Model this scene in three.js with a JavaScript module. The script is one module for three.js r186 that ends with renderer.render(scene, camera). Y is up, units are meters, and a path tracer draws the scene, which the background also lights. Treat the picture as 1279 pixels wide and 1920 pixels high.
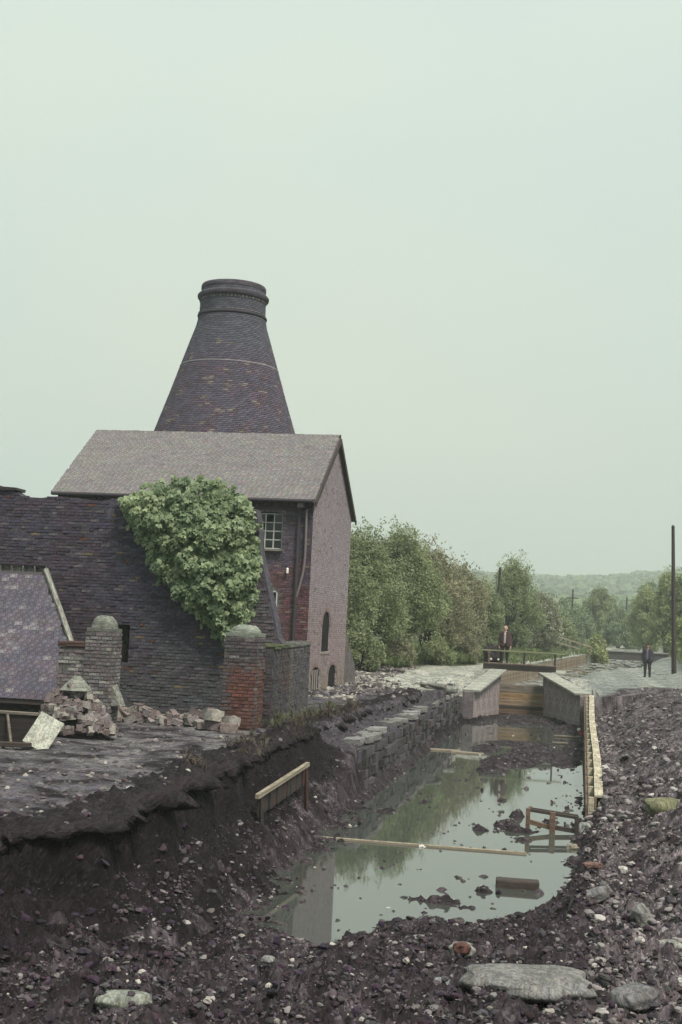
import * as THREE from 'three';
import { mergeGeometries, mergeVertices } from 'three/addons/utils/BufferGeometryUtils.js';
import { MarchingCubes } from 'three/addons/objects/MarchingCubes.js';
import { RoundedBoxGeometry } from 'three/addons/geometries/RoundedBoxGeometry.js';
import { createNoise2D, createNoise3D } from 'simplex-noise';

// ---------------------------------------------------------------- camera, sky, sun, exposure
const scene = new THREE.Scene();
const D2R = Math.PI / 180;
const camera = new THREE.PerspectiveCamera(43.6, 682 / 1024, 0.1, 8000);
camera.position.set(0, 2.4, 0);                       // canal runs along -z, bank level y = 0
camera.rotation.order = 'YXZ';
camera.rotation.set(4.764 * D2R, 10.8 * D2R, 2.8 * D2R);

const renderer = new THREE.WebGLRenderer({ antialias: true });
renderer.toneMapping = THREE.LinearToneMapping;
renderer.toneMappingExposure = 2.9;
renderer.shadowMap.enabled = true;
const SUN = new THREE.Vector3(0.4, 0.8, 0.4).normalize();

{ // overcast sky: pale, faintly green, a little brighter overhead
  const w = 256, h = 128, data = new Float32Array(w * h * 4), n3 = createNoise3D(rng(5));
  for (let j = 0; j < h; j++) for (let i = 0; i < w; i++) {
    const el = ((j + 0.5) / h - 0.5) * Math.PI, az = ((i + 0.5) / w) * 2 * Math.PI;
    const x = Math.cos(el) * Math.cos(az), y = Math.sin(el), z = Math.cos(el) * Math.sin(az);
    const c = 0.5 * n3(x * 1.6, y * 3, z * 1.6) + 0.25 * n3(x * 4, y * 7, z * 4);
    const b = 0.385 * (0.97 + 0.4 * Math.max(0, y)) * (1 + 0.06 * c), k = (j * w + i) * 4;
    data[k] = 0.565 * b * (1 + 0.05 * c); data[k + 1] = 0.64 * b; data[k + 2] = 0.582 * b * (1 - 0.06 * c); data[k + 3] = 1;
  }
  const t = new THREE.DataTexture(data, w, h, THREE.RGBAFormat, THREE.FloatType);
  t.mapping = THREE.EquirectangularReflectionMapping; t.magFilter = t.minFilter = THREE.LinearFilter; t.needsUpdate = true;
  scene.background = t; scene.environment = t;
}
const sun = new THREE.DirectionalLight(0xfff1e4, 1.5);
sun.position.copy(SUN).multiplyScalar(120).add(new THREE.Vector3(-4, 0, -40));
sun.target.position.set(-4, 0, -40); scene.add(sun, sun.target);
sun.castShadow = true; sun.shadow.radius = 30; sun.shadow.mapSize.set(2048, 2048);
Object.assign(sun.shadow.camera, { left: -60, right: 60, top: 70, bottom: -70, near: 1, far: 320 });
scene.fog = new THREE.FogExp2(0xc8d4ce, 0.0008);

// ---------------------------------------------------------------- helpers
function rng(a) { return () => { a |= 0; a = a + 0x6D2B79F5 | 0; let t = Math.imul(a ^ a >>> 15, 1 | a); t = t + Math.imul(t ^ t >>> 7, 61 | t) ^ t; return ((t ^ t >>> 14) >>> 0) / 4294967296; }; }
const V = (x, y, z) => new THREE.Vector3(x, y, z);
const R0 = rng(11), n2 = createNoise2D(rng(21)), n3 = createNoise3D(rng(22));
const ss = (a, b, x) => { const t = Math.min(1, Math.max(0, (x - a) / (b - a))); return t * t * (3 - 2 * t); };
const mix = (a, b, t) => a + (b - a) * t;
const mixc = (a, b, t) => [mix(a[0], b[0], t), mix(a[1], b[1], t), mix(a[2], b[2], t)];
const lin = (pts, x) => { // piecewise linear through [x, y] points, x ascending
  if (x <= pts[0][0]) return pts[0][1];
  for (let i = 1; i < pts.length; i++) if (x <= pts[i][0]) return mix(pts[i - 1][1], pts[i][1], (x - pts[i - 1][0]) / (pts[i][0] - pts[i - 1][0]));
  return pts[pts.length - 1][1];
};
const fbm = (x, y, o = 4) => { let s = 0, a = 0.5; for (let i = 0; i < o; i++) { s += a * n2(x, y); x = x * 2.03 + 5.1; y = y * 2.03 - 3.7; a *= 0.5; } return s; };

const counts = {};
const numbered = n => { const k = counts[n] = (counts[n] ?? -1) + 1; return k ? `${n}_${String(k).padStart(3, '0')}` : n; };
function tag(o, label, category, group, kind) { o.userData = { label, category }; if (group) o.userData.group = group; if (kind) o.userData.kind = kind; return o; }
function thing(name, label, category, [x, y, z] = [0, 0, 0], group, turn = 0) {
  const o = new THREE.Group(); o.name = numbered(name); o.position.set(x, y, z); o.rotation.y = turn; scene.add(o); return tag(o, label, category, group);
}
function solo(name, label, category, geo, mat, [x, y, z] = [0, 0, 0], group, turn = 0) {
  const o = new THREE.Mesh(geo, mat); o.name = numbered(name); o.position.set(x, y, z); o.rotation.y = turn; scene.add(o); return tag(o, label, category, group);
}
function part(parent, name, geo, mat, [x, y, z] = [0, 0, 0], label) {
  const m = new THREE.Mesh(geo, mat); m.name = name; m.position.set(x, y, z); parent.add(m); if (label) m.userData.label = label; return m;
}
function structure(name, geo, mat, label) { const m = new THREE.Mesh(geo, mat); m.name = numbered(name); scene.add(m); m.userData = { kind: 'structure' }; if (label) m.userData.label = label; return m; }
const box = (w, h, d, x = 0, y = 0, z = 0) => new THREE.BoxGeometry(w, h, d).translate(x, y, z);
const rbox = (w, h, d, r = 0.01, x = 0, y = 0, z = 0) => new RoundedBoxGeometry(w, h, d, 2, Math.min(r, w / 2.1, h / 2.1, d / 2.1)).translate(x, y, z);
function jitter(g, a, seed) { // same displacement for coincident corners, then flat facets
  const p = g.attributes.position, f = 37.7;
  for (let i = 0; i < p.count; i++) { const x = p.getX(i), y = p.getY(i), z = p.getZ(i); p.setXYZ(i, x + a * n3(x * f + seed, y * f, z * f), y + a * n3(x * f, y * f + seed, z * f + 9), z + a * n3(x * f + 4, y * f, z * f + seed)); }
  g.computeVertexNormals(); return g;
}
function taper(pts, r0, r1, sides = 7, steps = 8, pow = 1) { // tapered tube along a curve
  const c = new THREE.CatmullRomCurve3(pts), g = new THREE.TubeGeometry(c, steps, 1, sides, false), p = g.attributes.position, q = V();
  for (let i = 0; i <= steps; i++) { const t = i / steps; c.getPointAt(t, q); const r = mix(r0, r1, Math.pow(t, pow));
    for (let j = 0; j <= sides; j++) { const k = i * (sides + 1) + j; p.setXYZ(k, q.x + (p.getX(k) - q.x) * r, q.y + (p.getY(k) - q.y) * r, q.z + (p.getZ(k) - q.z) * r); } }
  g.computeVertexNormals(); return g;
}
const beam = (a, b, w, h, roll = 0) => { // squared timber from a to b
  const d = V().subVectors(b, a), g = rbox(w, h, d.length(), Math.min(w, h) * 0.12), o = new THREE.Object3D(); o.position.copy(a).addScaledVector(d, 0.5); o.up.set(0, 1, 0); o.lookAt(b); o.rotateZ(roll); o.updateMatrix(); return g.applyMatrix4(o.matrix);
};

// ---------------------------------------------------------------- textures and materials
function tex(size, fn, srgb, rep = 1) {
  const d = new Uint8Array(size * size * 4);
  for (let j = 0; j < size; j++) for (let i = 0; i < size; i++) { const c = fn(i / size, j / size), k = (j * size + i) * 4; d[k] = c[0]; d[k + 1] = c[1]; d[k + 2] = c[2]; d[k + 3] = 255; }
  const t = new THREE.DataTexture(d, size, size); t.wrapS = t.wrapT = THREE.RepeatWrapping; t.magFilter = THREE.LinearFilter; t.minFilter = THREE.LinearMipmapLinearFilter; t.generateMipmaps = true;
  if (srgb) t.colorSpace = THREE.SRGBColorSpace; t.repeat.set(rep, rep); t.needsUpdate = true; return t;
}
const tile = (u, v, f, sd = 0) => { // tiling value noise, two octaves, -1..1
  const one = (f, k) => { const h = (i, j) => { let n = Math.imul((i % f + f) % f + 1, 374761393) ^ Math.imul((j % f + f) % f + 7, 668265263) ^ Math.imul(sd * 131 + k, 2246822519); n = Math.imul(n ^ n >>> 13, 1274126177); n = Math.imul(n ^ n >>> 16, 2246822519); return ((n ^ n >>> 15) >>> 0) / 2147483648 - 1; };
    const x = u * f, y = v * f, i = Math.floor(x), j = Math.floor(y), a = x - i, b = y - j, s = a * a * (3 - 2 * a), t = b * b * (3 - 2 * b); return mix(mix(h(i, j), h(i + 1, j), s), mix(h(i, j + 1), h(i + 1, j + 1), s), t); };
  return 0.7 * one(f, 1) + 0.45 * one(f * 2, 2);
};
const cl = x => Math.max(0, Math.min(255, x));
const grainT = tex(512, (u, v) => { const g = 205 + 42 * tile(u, v, 6) + 46 * tile(u, v, 22, 3) + 50 * tile(u, v, 70, 9); return [cl(g + 6 * tile(u, v, 9, 5)), cl(g), cl(g + 8 * tile(u, v, 12, 1))]; }, true);
const grainB = tex(512, (u, v) => { const g = 128 + 60 * tile(u, v, 18, 2) + 60 * tile(u, v, 60, 4) + 30 * tile(u, v, 120, 7); return [cl(g), cl(g), cl(g)]; });
const mudT = tex(1024, (u, v) => { // black mud with grit: dark ground, pale flecks where the noise peaks
  const f = tile(u, v, 90, 11) + 0.35 * tile(u, v, 9, 4), k = ss(0.58, 0.7, f), f2 = ss(0.66, 0.76, tile(u, v, 46, 23) + 0.3 * tile(u, v, 7, 8)), g = 140 + 34 * tile(u, v, 7, 1) + 34 * tile(u, v, 26, 2) + 30 * tile(u, v, 110, 3), w = mix(g, 225 + 30 * tile(u, v, 40, 6), Math.max(k, f2 * 0.85)); return [cl(w), cl(w * 0.985), cl(w * 1.0)]; }, true);
const woodT = tex(256, (u, v) => { const g = 200 + 40 * tile(u * 1, v, 4, 1) + 50 * Math.sin(20 * v + 6 * tile(u, v, 3, 2)) * 0.4 + 40 * tile(0, v, 60, 3) + 18 * tile(u, v, 50, 8); return [cl(g), cl(g * 0.98), cl(g * 0.95)]; }, true);
const M = (r, g, b, rough = 0.9, o = {}) => { const m = new THREE.MeshStandardMaterial({ roughness: rough, ...o }); m.color.setRGB(r, g, b); return m; };
const MP = (r, g, b, rough, o = {}) => { const m = new THREE.MeshPhysicalMaterial({ roughness: rough, specularIntensity: 0.3, ...o }); m.color.setRGB(r, g, b); return m; }; // earth: hardly any sheen
const brickMap = grainT.clone(); brickMap.repeat.set(0.35, 0.25); brickMap.needsUpdate = true;
const brickInst = M(1, 1, 1, 0.93, { map: brickMap });
const mats = {};
function brickMat(c) { const q = c.map(x => Math.round(x / 0.014) * 0.014 + 0.002), k = q.join(); return mats[k] ??= M(q[0], q[1], q[2], 0.93, { map: brickMap }); }
const mortarDark = M(0.085, 0.08, 0.108, 0.97, { map: grainT }), mortar = M(0.16, 0.15, 0.145, 0.97, { map: grainT }), mortarPale = M(0.4, 0.35, 0.36, 0.97, { map: grainT });
const wood = (r, g, b) => M(r, g, b, 0.85, { map: woodT, bumpMap: woodT, bumpScale: 0.003 });
const stoneM = (r, g, b) => M(r, g, b, 0.92, { map: grainT, bumpMap: grainB, bumpScale: 0.012 });
const W = { pale: wood(0.38, 0.35, 0.29), cap: wood(0.6, 0.57, 0.47), brown: wood(0.2, 0.14, 0.11), dark: wood(0.035, 0.028, 0.03), grey: wood(0.24, 0.22, 0.2), ochre: wood(0.38, 0.27, 0.16), tan: wood(0.36, 0.28, 0.2), wet: wood(0.07, 0.055, 0.055), pole: wood(0.06, 0.05, 0.055), mossy: wood(0.3, 0.34, 0.22) };
const iron = M(0.045, 0.04, 0.05, 0.6, { metalness: 0.3 });
const glass = new THREE.MeshPhysicalMaterial({ color: 0x596066, roughness: 0.06, transmission: 1, thickness: 0 });

// ---------------------------------------------------------------- terrain
const WATER = -1.6;
const isl = [ // mud banks standing out of the canal water: x, z, radius x, radius z, height
  [-2.2, -18.9, .22, .18, .13], [-1.85, -18.85, .3, .2, .17], [-1.45, -18.6, .22, .2, .12], [-1.3, -19.85, .17, .16, .16], [-1.05, -19.75, .12, .12, .1],
  [-1.35, -26.5, .28, .4, .2], [-1.2, -27.9, .16, .3, .22], [-1.8, -25.7, .2, .3, .16], [-.95, -24.9, .25, .3, .14], [-1.1, -26.0, .5, .35, .16], [-.5, -27.4, .3, .6, .12], [-1.65, -30.2, .2, .4, .12],
  [-2.3, -36.5, .45, 1.3, .2], [-1.9, -39, .8, 1.5, .24], [-1.2, -42.2, 1.0, 2.0, .2], [-.35, -39.8, .5, 1.4, .2], [.1, -44.5, .5, 3.4, .24], [-2.9, -42.5, .6, 1.6, .16], [-1.9, -45, 1.6, 1.2, .15],
  [-2.2, -56.3, 2.2, 2.2, .28], [-.2, -53, .8, 2.4, .22], [-4.2, -55, 1, 2, .24], [-3.3, -29, .2, .4, .11], [-3.0, -33.5, .22, .5, .11], [-2.35, -32.2, .18, .4, .1], [-2.0, -23.9, .2, .2, .1], [-3.9, -27.2, .3, .5, .13], [.1, -31.5, .22, 2.2, .1], [-2.75, -24.6, .2, .2, .1]];
const nearShore = x => lin([[-5, -17.2], [-4, -16.5], [-3.4, -16.0], [-2.9, -15.7], [-2.6, -16.9], [-2, -17.9], [-1.4, -17.6], [-.9, -18.1], [-.4, -19.2], [-.1, -20.6], [.2, -24], [.6, -30]], x);
const bankX = z => lin([[-60, -4.4], [-54, -4.75], [-49, -4.9], [-44, -5.25], [-37, -5.6], [-28, -5.75], [-23, -5.6], [-19, -5.55], [-16, -5.4], [-14.5, -5.5], [-13, -6.2], [-10, -6.6], [0, -7]], z) + 0.16 * n2(z * 0.55, 3) + 0.08 * n2(z * 1.9, 7);
const upL = z => -4.2 + (-z - 64) * 0.082;
const upR = z => lin([[-150, 9], [-140, 8], [-121, 5.4], [-95, 2.4], [-87, .1], [-80, -1], [-59, -1.2]], z);
function rough(x, z, a) { return a * (0.6 * fbm(x * 1.7, z * 1.7, 3) + 0.5 * Math.abs(n2(x * 3.1, z * 3.1)) * 0.8 + 0.3 * n2(x * 6.3, z * 6.3) * (0.5 + 0.5 * n2(x * 1.9, z * 1.9)) + (z > -32 ? 0.16 * n2(x * 13.7, z * 13.7) : 0)); }
function H(x, z) {
  let far = ss(-240, -520, z) * 6 + ss(-420, -1500, z) * 44 + ss(-600, -1400, z) * 10 * n2(x * 0.0016 + 3, z * 0.0013);
  far += ss(14, 90, x) * ss(-60, -160, z) * 6 + ss(-20, -120, x) * ss(-90, -200, z) * 5;
  const und = 0.05 * n2(x * 0.3, z * 0.3) + 0.02 * n2(x * 1.2, z * 1.2);
  if (z < -59.2) { // above the stop gate
    const l = upL(z) + 0.1, r = upR(z), bed = -0.66 + 0.05 * n2(x * 0.7, z * 0.5) + 0.02 * n2(x * 3, z * 3);
    const bank = (x < l ? 0.12 : 0.06) + und;
    let y = bank;
    if (z > -149) { if (x > l) y = x < r ? bed : mix(bed, bank, ss(r, r + lin([[-90, 3.4], [-70, 2.2], [-62, 0.4]], z), x)); }
    if (x > 4.5 && z > -110) y += ss(4.5, 7, x) * 0.5;
    return y + far;
  }
  // bed
  let bed = -1.76 + 0.1 * fbm(x * 0.7, z * 0.45, 3);
  let add = 0; for (const [ix, iz, rx, rz, h] of isl) { const q = ((x - ix) / rx) ** 2 + ((z - iz) / rz) ** 2; if (q < 6) add = Math.max(add, h * 1.25 * Math.exp(-q * 0.8)); }
  if (add) bed = Math.max(bed, -1.72 + add) + 0.05 * n2(x * 4.5, z * 3.2) * Math.min(1, add * 6) + 0.03 * n2(x * 11, z * 8) * Math.min(1, add * 6);
  const sh = z - nearShore(x) + 0.35 * n2(x * 1.1, z * 1.1);
  const near = -1.61 + Math.min(0.075 * sh, 0.4) + (sh > 0 ? (rough(x, z, 0.27) + 0.09 * Math.max(0, n2(x * 1.1 + 5, z * 1.6))) * Math.min(1, sh * 0.5 + 0.3) : rough(x, z, 0.05));
  bed = mix(bed, Math.max(bed, near), ss(-0.9, 0.3, sh));
  if (z > -9) bed += ss(-9.5, -1.5, z) * 2.2;
  // left bank
  const b = bankX(z), w = ss(-26.5, -30, z);
  const yard = und + 0.015 * n2(x * 3, z * 3) + (z < -39 && x > -8.5 ? 0.1 * n2(x, z * 0.6) : 0);
  const d = x - b;
  const shoreL = lin([[-58, -4.6], [-50, -4.7], [-36, -4.6], [-28, -4.75], [-23, -4.85], [-19, -4.6], [-16, -4.2], [-12, -3.8]], z) - b;
  const slopeA = lin([[-0.25, 0], [0.02, -0.25], [0.16, -0.8], [0.45, -1.05], [Math.max(1, shoreL), -1.62], [shoreL + 2, -1.9]], d) + rough(x, z, 0.2) * ss(-0.1, 0.3, d);
  const slopeB = x < -4.93 ? lin([[-0.06, 0], [0.1, -0.3], [0.6, -0.4]], d) + rough(x, z, 0.1) * ss(-.1, .15, d) : lin([[-4.93, -0.4], [-4.78, -1.35], [-4.5, -1.62], [-3.6, -1.9]], x) + rough(x, z, 0.06);
  const left = d < -0.4 ? yard : mix(slopeA, slopeB, w) + (d < 0.1 ? yard * 0.5 : 0);
  // right bank: spoil slope, trench behind the revetment, path beyond
  let right = -9;
  if (x > -0.6) {
    const xs = x + 0.25 * n2(x * 0.5 + 9, z * 0.35) + (z > -20 ? (-20 - z) * 0.03 : 0);
    const nearS = lin([[-0.5, -1.9], [0.1, -1.62], [0.9, -1.22], [2.2, -0.55], [3.6, 0.02], [5, 0.35], [9, 0.5]], xs);
    const farS = lin([[0.3, -1.7], [0.52, -1.4], [0.62, -1.0], [1.1, -1.05], [1.9, -0.55], [3.4, 0.08], [5, 0.3], [9, 0.5]], x);
    const s = mix(nearS, farS, ss(-26, -31, z));
    const pe = ss(0, -1.6, z + 52.5 + 2.2 * Math.max(0, x - 0.6) + 0.5 * n2(x * 0.7, 4));
    right = mix(s + rough(x, z, 0.22), x < 0.5 ? -1.7 : 0.03 + und * 0.5, x > 0.35 ? pe : 0);
  }
  let y = Math.max(bed, left, right);
  if (z < -54) { // behind the wing walls
    const t = (-54 - z) / 4.7, lx = mix(-4.75, -3.95, t), rx = mix(0.55, -1.12, t);
    if (x < lx) y = mix(-0.42, 0.36, ss(0, 0.9, t)) * ss(lx - 3, lx - 0.4, x) + yard * 0.6; else if (x > rx) y = mix(-0.3, 0.3, ss(0, 0.9, t)) * ss(rx + 3, rx + 0.4, x) + 0.03; else y = bed;
  }
  return y;
}
const C = { soil: [0.013, 0.01, 0.013], mud: [0.03, 0.0245, 0.029], stony: [0.07, 0.062, 0.069], yard: [0.125, 0.116, 0.138], worn: [0.24, 0.235, 0.24], path: [0.47, 0.49, 0.44], towpath: [0.27, 0.3, 0.29], beach: [0.36, 0.39, 0.36], spoil: [0.125, 0.113, 0.122], grass: [0.085, 0.12, 0.055], dry: [0.16, 0.15, 0.09] };  // soil: black ash, its colour deepened further for shade below the bank
function ground(x, z, y) { // material of the ground: [zone, colour]
  const f = fbm(x * 0.8, z * 0.8, 4), g = fbm(x * 3.3 + 7, z * 3.3, 3);
  if (z < -400) { const q = n2(Math.floor(x / 110 + 0.6 * n2(x * .004, z * .004)) * 3.1, Math.floor(z / 130 + 0.5 * n2(x * .003, 4)) * 2.3); return ['hill', q > 0.35 ? [0.2, 0.22, 0.1] : q > -0.2 ? [0.1, 0.15, 0.06] : [0.07, 0.1, 0.05]]; }
  if (z < -59.2) {
    const l = upL(z), r = upR(z);
    if (x < l + 0.1) { const p = ss(0.2, -0.2, Math.abs(x - l + 1.5 + 0.3 * f) - 1.2) * ss(-62, -66, z); const lp = z > -70 && x > -9 ? ss(-9, -7.5, x) * ss(-74, -66, z) : 0; const t = Math.max(p, lp); return [t > 0.5 ? 'path' : 'grass', mixc(mixc(C.grass, C.dry, ss(-.2, .5, f)), C.path, t)]; }
    if (x < r && z > -149) return ['canal_bed', mixc(C.beach, C.mud, 0.35 + 0.4 * f)];
    const tw = ss(7.2, 5.2, x + 0.6 * f - (z < -80 ? (-80 - z) * 0.05 : 0));
    return [tw > 0.5 ? 'towpath' : 'grass', mixc(mixc(C.spoil, C.grass, ss(-0.2, 0.5, f + (x - 7) * 0.05)), mixc(C.towpath, C.beach, ss(-.3, .4, f + g * .4)), tw)];
  }
  const b = bankX(z);
  if (x < b - 0.15) {
    let c = mixc(C.yard, C.mud, ss(-0.1, 0.5, f)); c = mixc(c, C.worn, ss(0.15, -0.5, f + 0.5 * g) * 0.8 * ss(-17, -20, z) * ss(-30, -26, z));
    c = mixc(c, C.soil, ss(-0.9, -0.6, x - b + 0.7 * f + 0.3 * g) * 0.75);
    const pth = Math.max(ss(-45.5, -48.5, z + 1.6 * f + 0.4 * (x + 4)) * ss(-9.6, -8, x), 0);
    if (z < -38) c = mixc(c, C.path, pth * 0.95);
    return [pth > 0.5 ? 'path' : 'yard', c];
  }
  if (x > 0.35 && y > -1.25) {
    const pe = ss(0, -1.2, z + 52.8 + 2.2 * Math.max(0, x - 0.6) + 0.8 * f);
    return [pe > 0.5 ? 'towpath' : 'spoil_bank', mixc(mixc(C.spoil, C.mud, ss(-0.15, 0.45, f + 0.6 * g)), C.towpath, pe)];
  }
  if (z < -54 && y > -1) return ['path', mixc(C.path, C.worn, 0.3 + 0.4 * f)];
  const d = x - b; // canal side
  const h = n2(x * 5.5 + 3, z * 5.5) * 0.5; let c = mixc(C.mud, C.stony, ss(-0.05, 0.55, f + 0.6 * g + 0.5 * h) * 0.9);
  c = mixc(C.soil, c, z > -20 ? ss(0.95, 1.45, d + 1.1 * f + 0.7 * g) : ss(0.5, 0.75, d + 0.35 * f + 0.2 * g));  // black soil plus painted bank shade, spread over the mud near the camera
  if (z < -29 && x < -4.9) c = mixc(c, C.yard, 0.5);
  return ['canal_bed', c];
}
function axis(list) { const out = []; for (const [a, b, s] of list) for (let v = a; v < b - 1e-6; v += s) out.push(v); out.push(list[list.length - 1][1]); return out; }
const grow = (from, to, s0, k) => { const o = []; let v = from, s = s0; while (Math.abs(to - v) > s * 1.3) { v += Math.sign(to - from) * s; o.push(v); s *= k; } o.push(to); return o; };
{
  const xs = [...grow(-20, -2200, 1, 1.28).reverse(), ...axis([[-20, -8, 0.35], [-8, -6.6, 0.14], [-6.6, 2.4, 0.05], [2.4, 6, 0.14], [6, 12, 0.6]]), ...grow(12, 2200, 1, 1.28)];
  const zs = [...grow(-150, -2600, 2.5, 1.1).reverse(), ...axis([[-150, -80, 1.2], [-80, -59, 0.4], [-59, -32, 0.16], [-32, -24, 0.075], [-24, -10.6, 0.045], [-10.6, 2, 0.5]]), ...grow(2, 120, 2, 1.4)];
  const nx = xs.length, nz = zs.length, pos = new Float32Array(nx * nz * 3), col = new Float32Array(nx * nz * 3), uv = new Float32Array(nx * nz * 2), zone = [];
  for (let j = 0; j < nz; j++) for (let i = 0; i < nx; i++) {
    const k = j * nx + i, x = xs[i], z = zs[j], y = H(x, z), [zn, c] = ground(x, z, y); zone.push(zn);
    pos.set([x, y, z], k * 3); col.set(c, k * 3); uv.set([(x + (z > -59 ? lin([[-0.1, 0], [0.2, 0.7], [0.6, 1]], x - bankX(z)) : 0) + (x > 0.2 ? (x - 0.2) * 0.12 : 0)) * 0.45, z * 0.45], k * 2);
  }
  const idx = {};
  for (let j = 0; j < nz - 1; j++) for (let i = 0; i < nx - 1; i++) { const a = j * nx + i, b = a + 1, c = a + nx, d = c + 1; (idx[zone[a]] ??= []).push(a, c, b, b, c, d); }
  const all = new THREE.BufferGeometry(); all.setAttribute('position', new THREE.BufferAttribute(pos, 3)); all.setIndex(Object.values(idx).flat()); all.computeVertexNormals();
  const nor = all.attributes.normal;
  const gm = MP(1, 1, 1, 0.95, { vertexColors: true, map: grainT, bumpMap: grainB, bumpScale: 0.035 });
  const gmWet = MP(1, 1, 1, 0.85, { vertexColors: true, map: mudT, bumpMap: grainB, bumpScale: 0.04 });
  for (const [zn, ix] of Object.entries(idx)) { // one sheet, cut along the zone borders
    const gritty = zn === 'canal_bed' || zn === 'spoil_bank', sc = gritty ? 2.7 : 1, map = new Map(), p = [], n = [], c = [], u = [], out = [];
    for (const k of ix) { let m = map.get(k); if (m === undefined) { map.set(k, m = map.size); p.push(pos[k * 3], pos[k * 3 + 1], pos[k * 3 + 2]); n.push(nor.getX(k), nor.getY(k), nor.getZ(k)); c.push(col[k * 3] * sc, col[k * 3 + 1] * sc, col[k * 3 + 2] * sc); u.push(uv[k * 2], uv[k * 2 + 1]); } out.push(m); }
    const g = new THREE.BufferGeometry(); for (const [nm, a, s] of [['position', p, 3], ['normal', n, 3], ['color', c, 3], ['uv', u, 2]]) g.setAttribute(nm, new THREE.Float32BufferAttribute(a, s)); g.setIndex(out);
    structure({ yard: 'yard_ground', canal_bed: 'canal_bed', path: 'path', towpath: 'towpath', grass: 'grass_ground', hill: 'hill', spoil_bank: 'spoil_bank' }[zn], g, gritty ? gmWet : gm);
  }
}
{ // still, silty water in the drained canal
  const wm = new THREE.MeshPhysicalMaterial({ roughness: 0.03, ior: 2.35 }); wm.color.setRGB(0.055, 0.064, 0.058);
  const s = new THREE.Shape([[-5.2, 12.5], [1.0, 12.5], [1.0, 54], [-1.15, 58.4], [-3.9, 58.4], [-5.0, 54]].map(([x, y]) => new THREE.Vector2(x, y)));
  const w = structure('water', new THREE.ShapeGeometry(s).rotateX(-Math.PI / 2), wm); w.position.y = WATER;
  const s2 = new THREE.Shape([[-4.3, 60], [-1.3, 60], [-1, 80], [2.5, 95], [9, 140], [9, 148], [2.2, 148], [-2.8, 84]].map(([x, y]) => new THREE.Vector2(x, y)));
  const w2 = structure('water', new THREE.ShapeGeometry(s2).rotateX(-Math.PI / 2), wm); w2.position.y = -0.655;
}

// ---------------------------------------------------------------- masonry
const brickGeos = [0, 1, 2].map(i => jitter(box(1, 1, 1), 0.028, i * 5.3));
const camPos = camera.position;
/* lays courses on a face: O origin, U along, Vv up, N outward (all local to `parent`, which sits at world `base`) */
function courses(parent, base, { O, U, Vv = V(0, 1, 0), N, w, h, bw = 0.228, bh = 0.072, joint = 0.012, depth = 0.06, proud = 0.008, wob = 0.006, tilt = 0, inside = () => true, color, name = 'brick', singles = 300, seed = 1, headers = 5, geos = brickGeos, stuffName = 'brickwork', lap = 0.5, shift = headers === 0 }) {
  const r = rng(seed * 977 + 3), rows = Math.floor(h / bh), list = [], m = new THREE.Matrix4(), up = Vv.clone(), nn = N.clone();
  if (tilt) { up.applyAxisAngle(U, tilt); nn.applyAxisAngle(U, tilt); }
  const X = (U.clone().cross(up).dot(nn) < 0) ? U.clone().negate() : U;
  for (let j = 0; j < rows; j++) {
    const head = headers && j % headers === 2, len = head ? bw / 2 : bw; let u = shift ? -r() * len : -(j % 2) * len * lap - (j % 3) * 0.01;
    while (u < w) {
      const a = Math.max(0, u), e = Math.min(w, u + len), mid = (a + e) / 2, v = (j + 0.5) * bh; u += len; const rr = [r(), r(), r(), r()];
      if (e - a < 0.05 || !inside(mid, v, e - a)) continue;
      const p = O.clone().addScaledVector(U, mid).addScaledVector(Vv, v).addScaledVector(N, proud + wob * (rr[0] - 0.5) * 2 - depth / 2);
      m.makeBasis(X.clone().multiplyScalar(e - a - joint), up.clone().multiplyScalar(bh - joint * (tilt ? -2.5 : 1)), nn.clone().multiplyScalar(depth)).setPosition(p);
      list.push({ m: m.clone(), c: color(mid, v, rr[1], rr[2]), g: Math.floor(rr[3] * geos.length), d: p.clone().add(base).distanceTo(camPos) });
    }
  }
  list.sort((a, b) => a.d - b.d);
  for (const b of list.slice(0, singles)) { const k = new THREE.Mesh(geos[b.g], brickMat(b.c)); k.name = name; b.m.decompose(k.position, k.quaternion, k.scale); parent.add(k); }
  const rest = list.slice(singles);
  if (rest.length) geos.forEach((g, gi) => { if (gi && rest.length < 300) return; const mine = rest.length < 300 ? rest : rest.filter(b => b.g === gi); if (!mine.length) return;
    const im = new THREE.InstancedMesh(g, brickInst, mine.length), cc = new THREE.Color(); im.name = stuffName; im.userData.kind = 'stuff';
    mine.forEach((b, i) => { im.setMatrixAt(i, b.m); im.setColorAt(i, cc.setRGB(...b.c)); }); parent.add(im); });
}
const tone = (c, r, s = 0.35) => c.map((x, i) => Math.max(0.008, x * (1 + s * (r * 2 - 1)) + 0.004 * Math.sin(r * 91 + i * 2)));
const extrude = (pts, depth, holes = []) => { const s = new THREE.Shape(pts.map(p => new THREE.Vector2(...p))); for (const h of holes) s.holes.push(new THREE.Path(h.map(p => new THREE.Vector2(...p)))); return new THREE.ExtrudeGeometry(s, { depth, bevelEnabled: false }); };
const archPts = (a, b, y0, y1, rise, n = 8) => { const o = [[a, y0], [b, y0]]; for (let i = 0; i <= n; i++) { const t = i / n; o.push([mix(b, a, t), y1 - rise + rise * Math.sqrt(Math.max(0, 1 - (2 * t - 1) ** 2))]); } return o; };
const inArch = (x, y, a, b, y0, y1, rise, pad = 0) => x > a - pad && x < b + pad && y > y0 - pad && y < y1 - rise + pad + rise * Math.sqrt(1 - (2 * Math.min(1, Math.max(0, (x - a) / (b - a))) - 1) ** 2);

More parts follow.
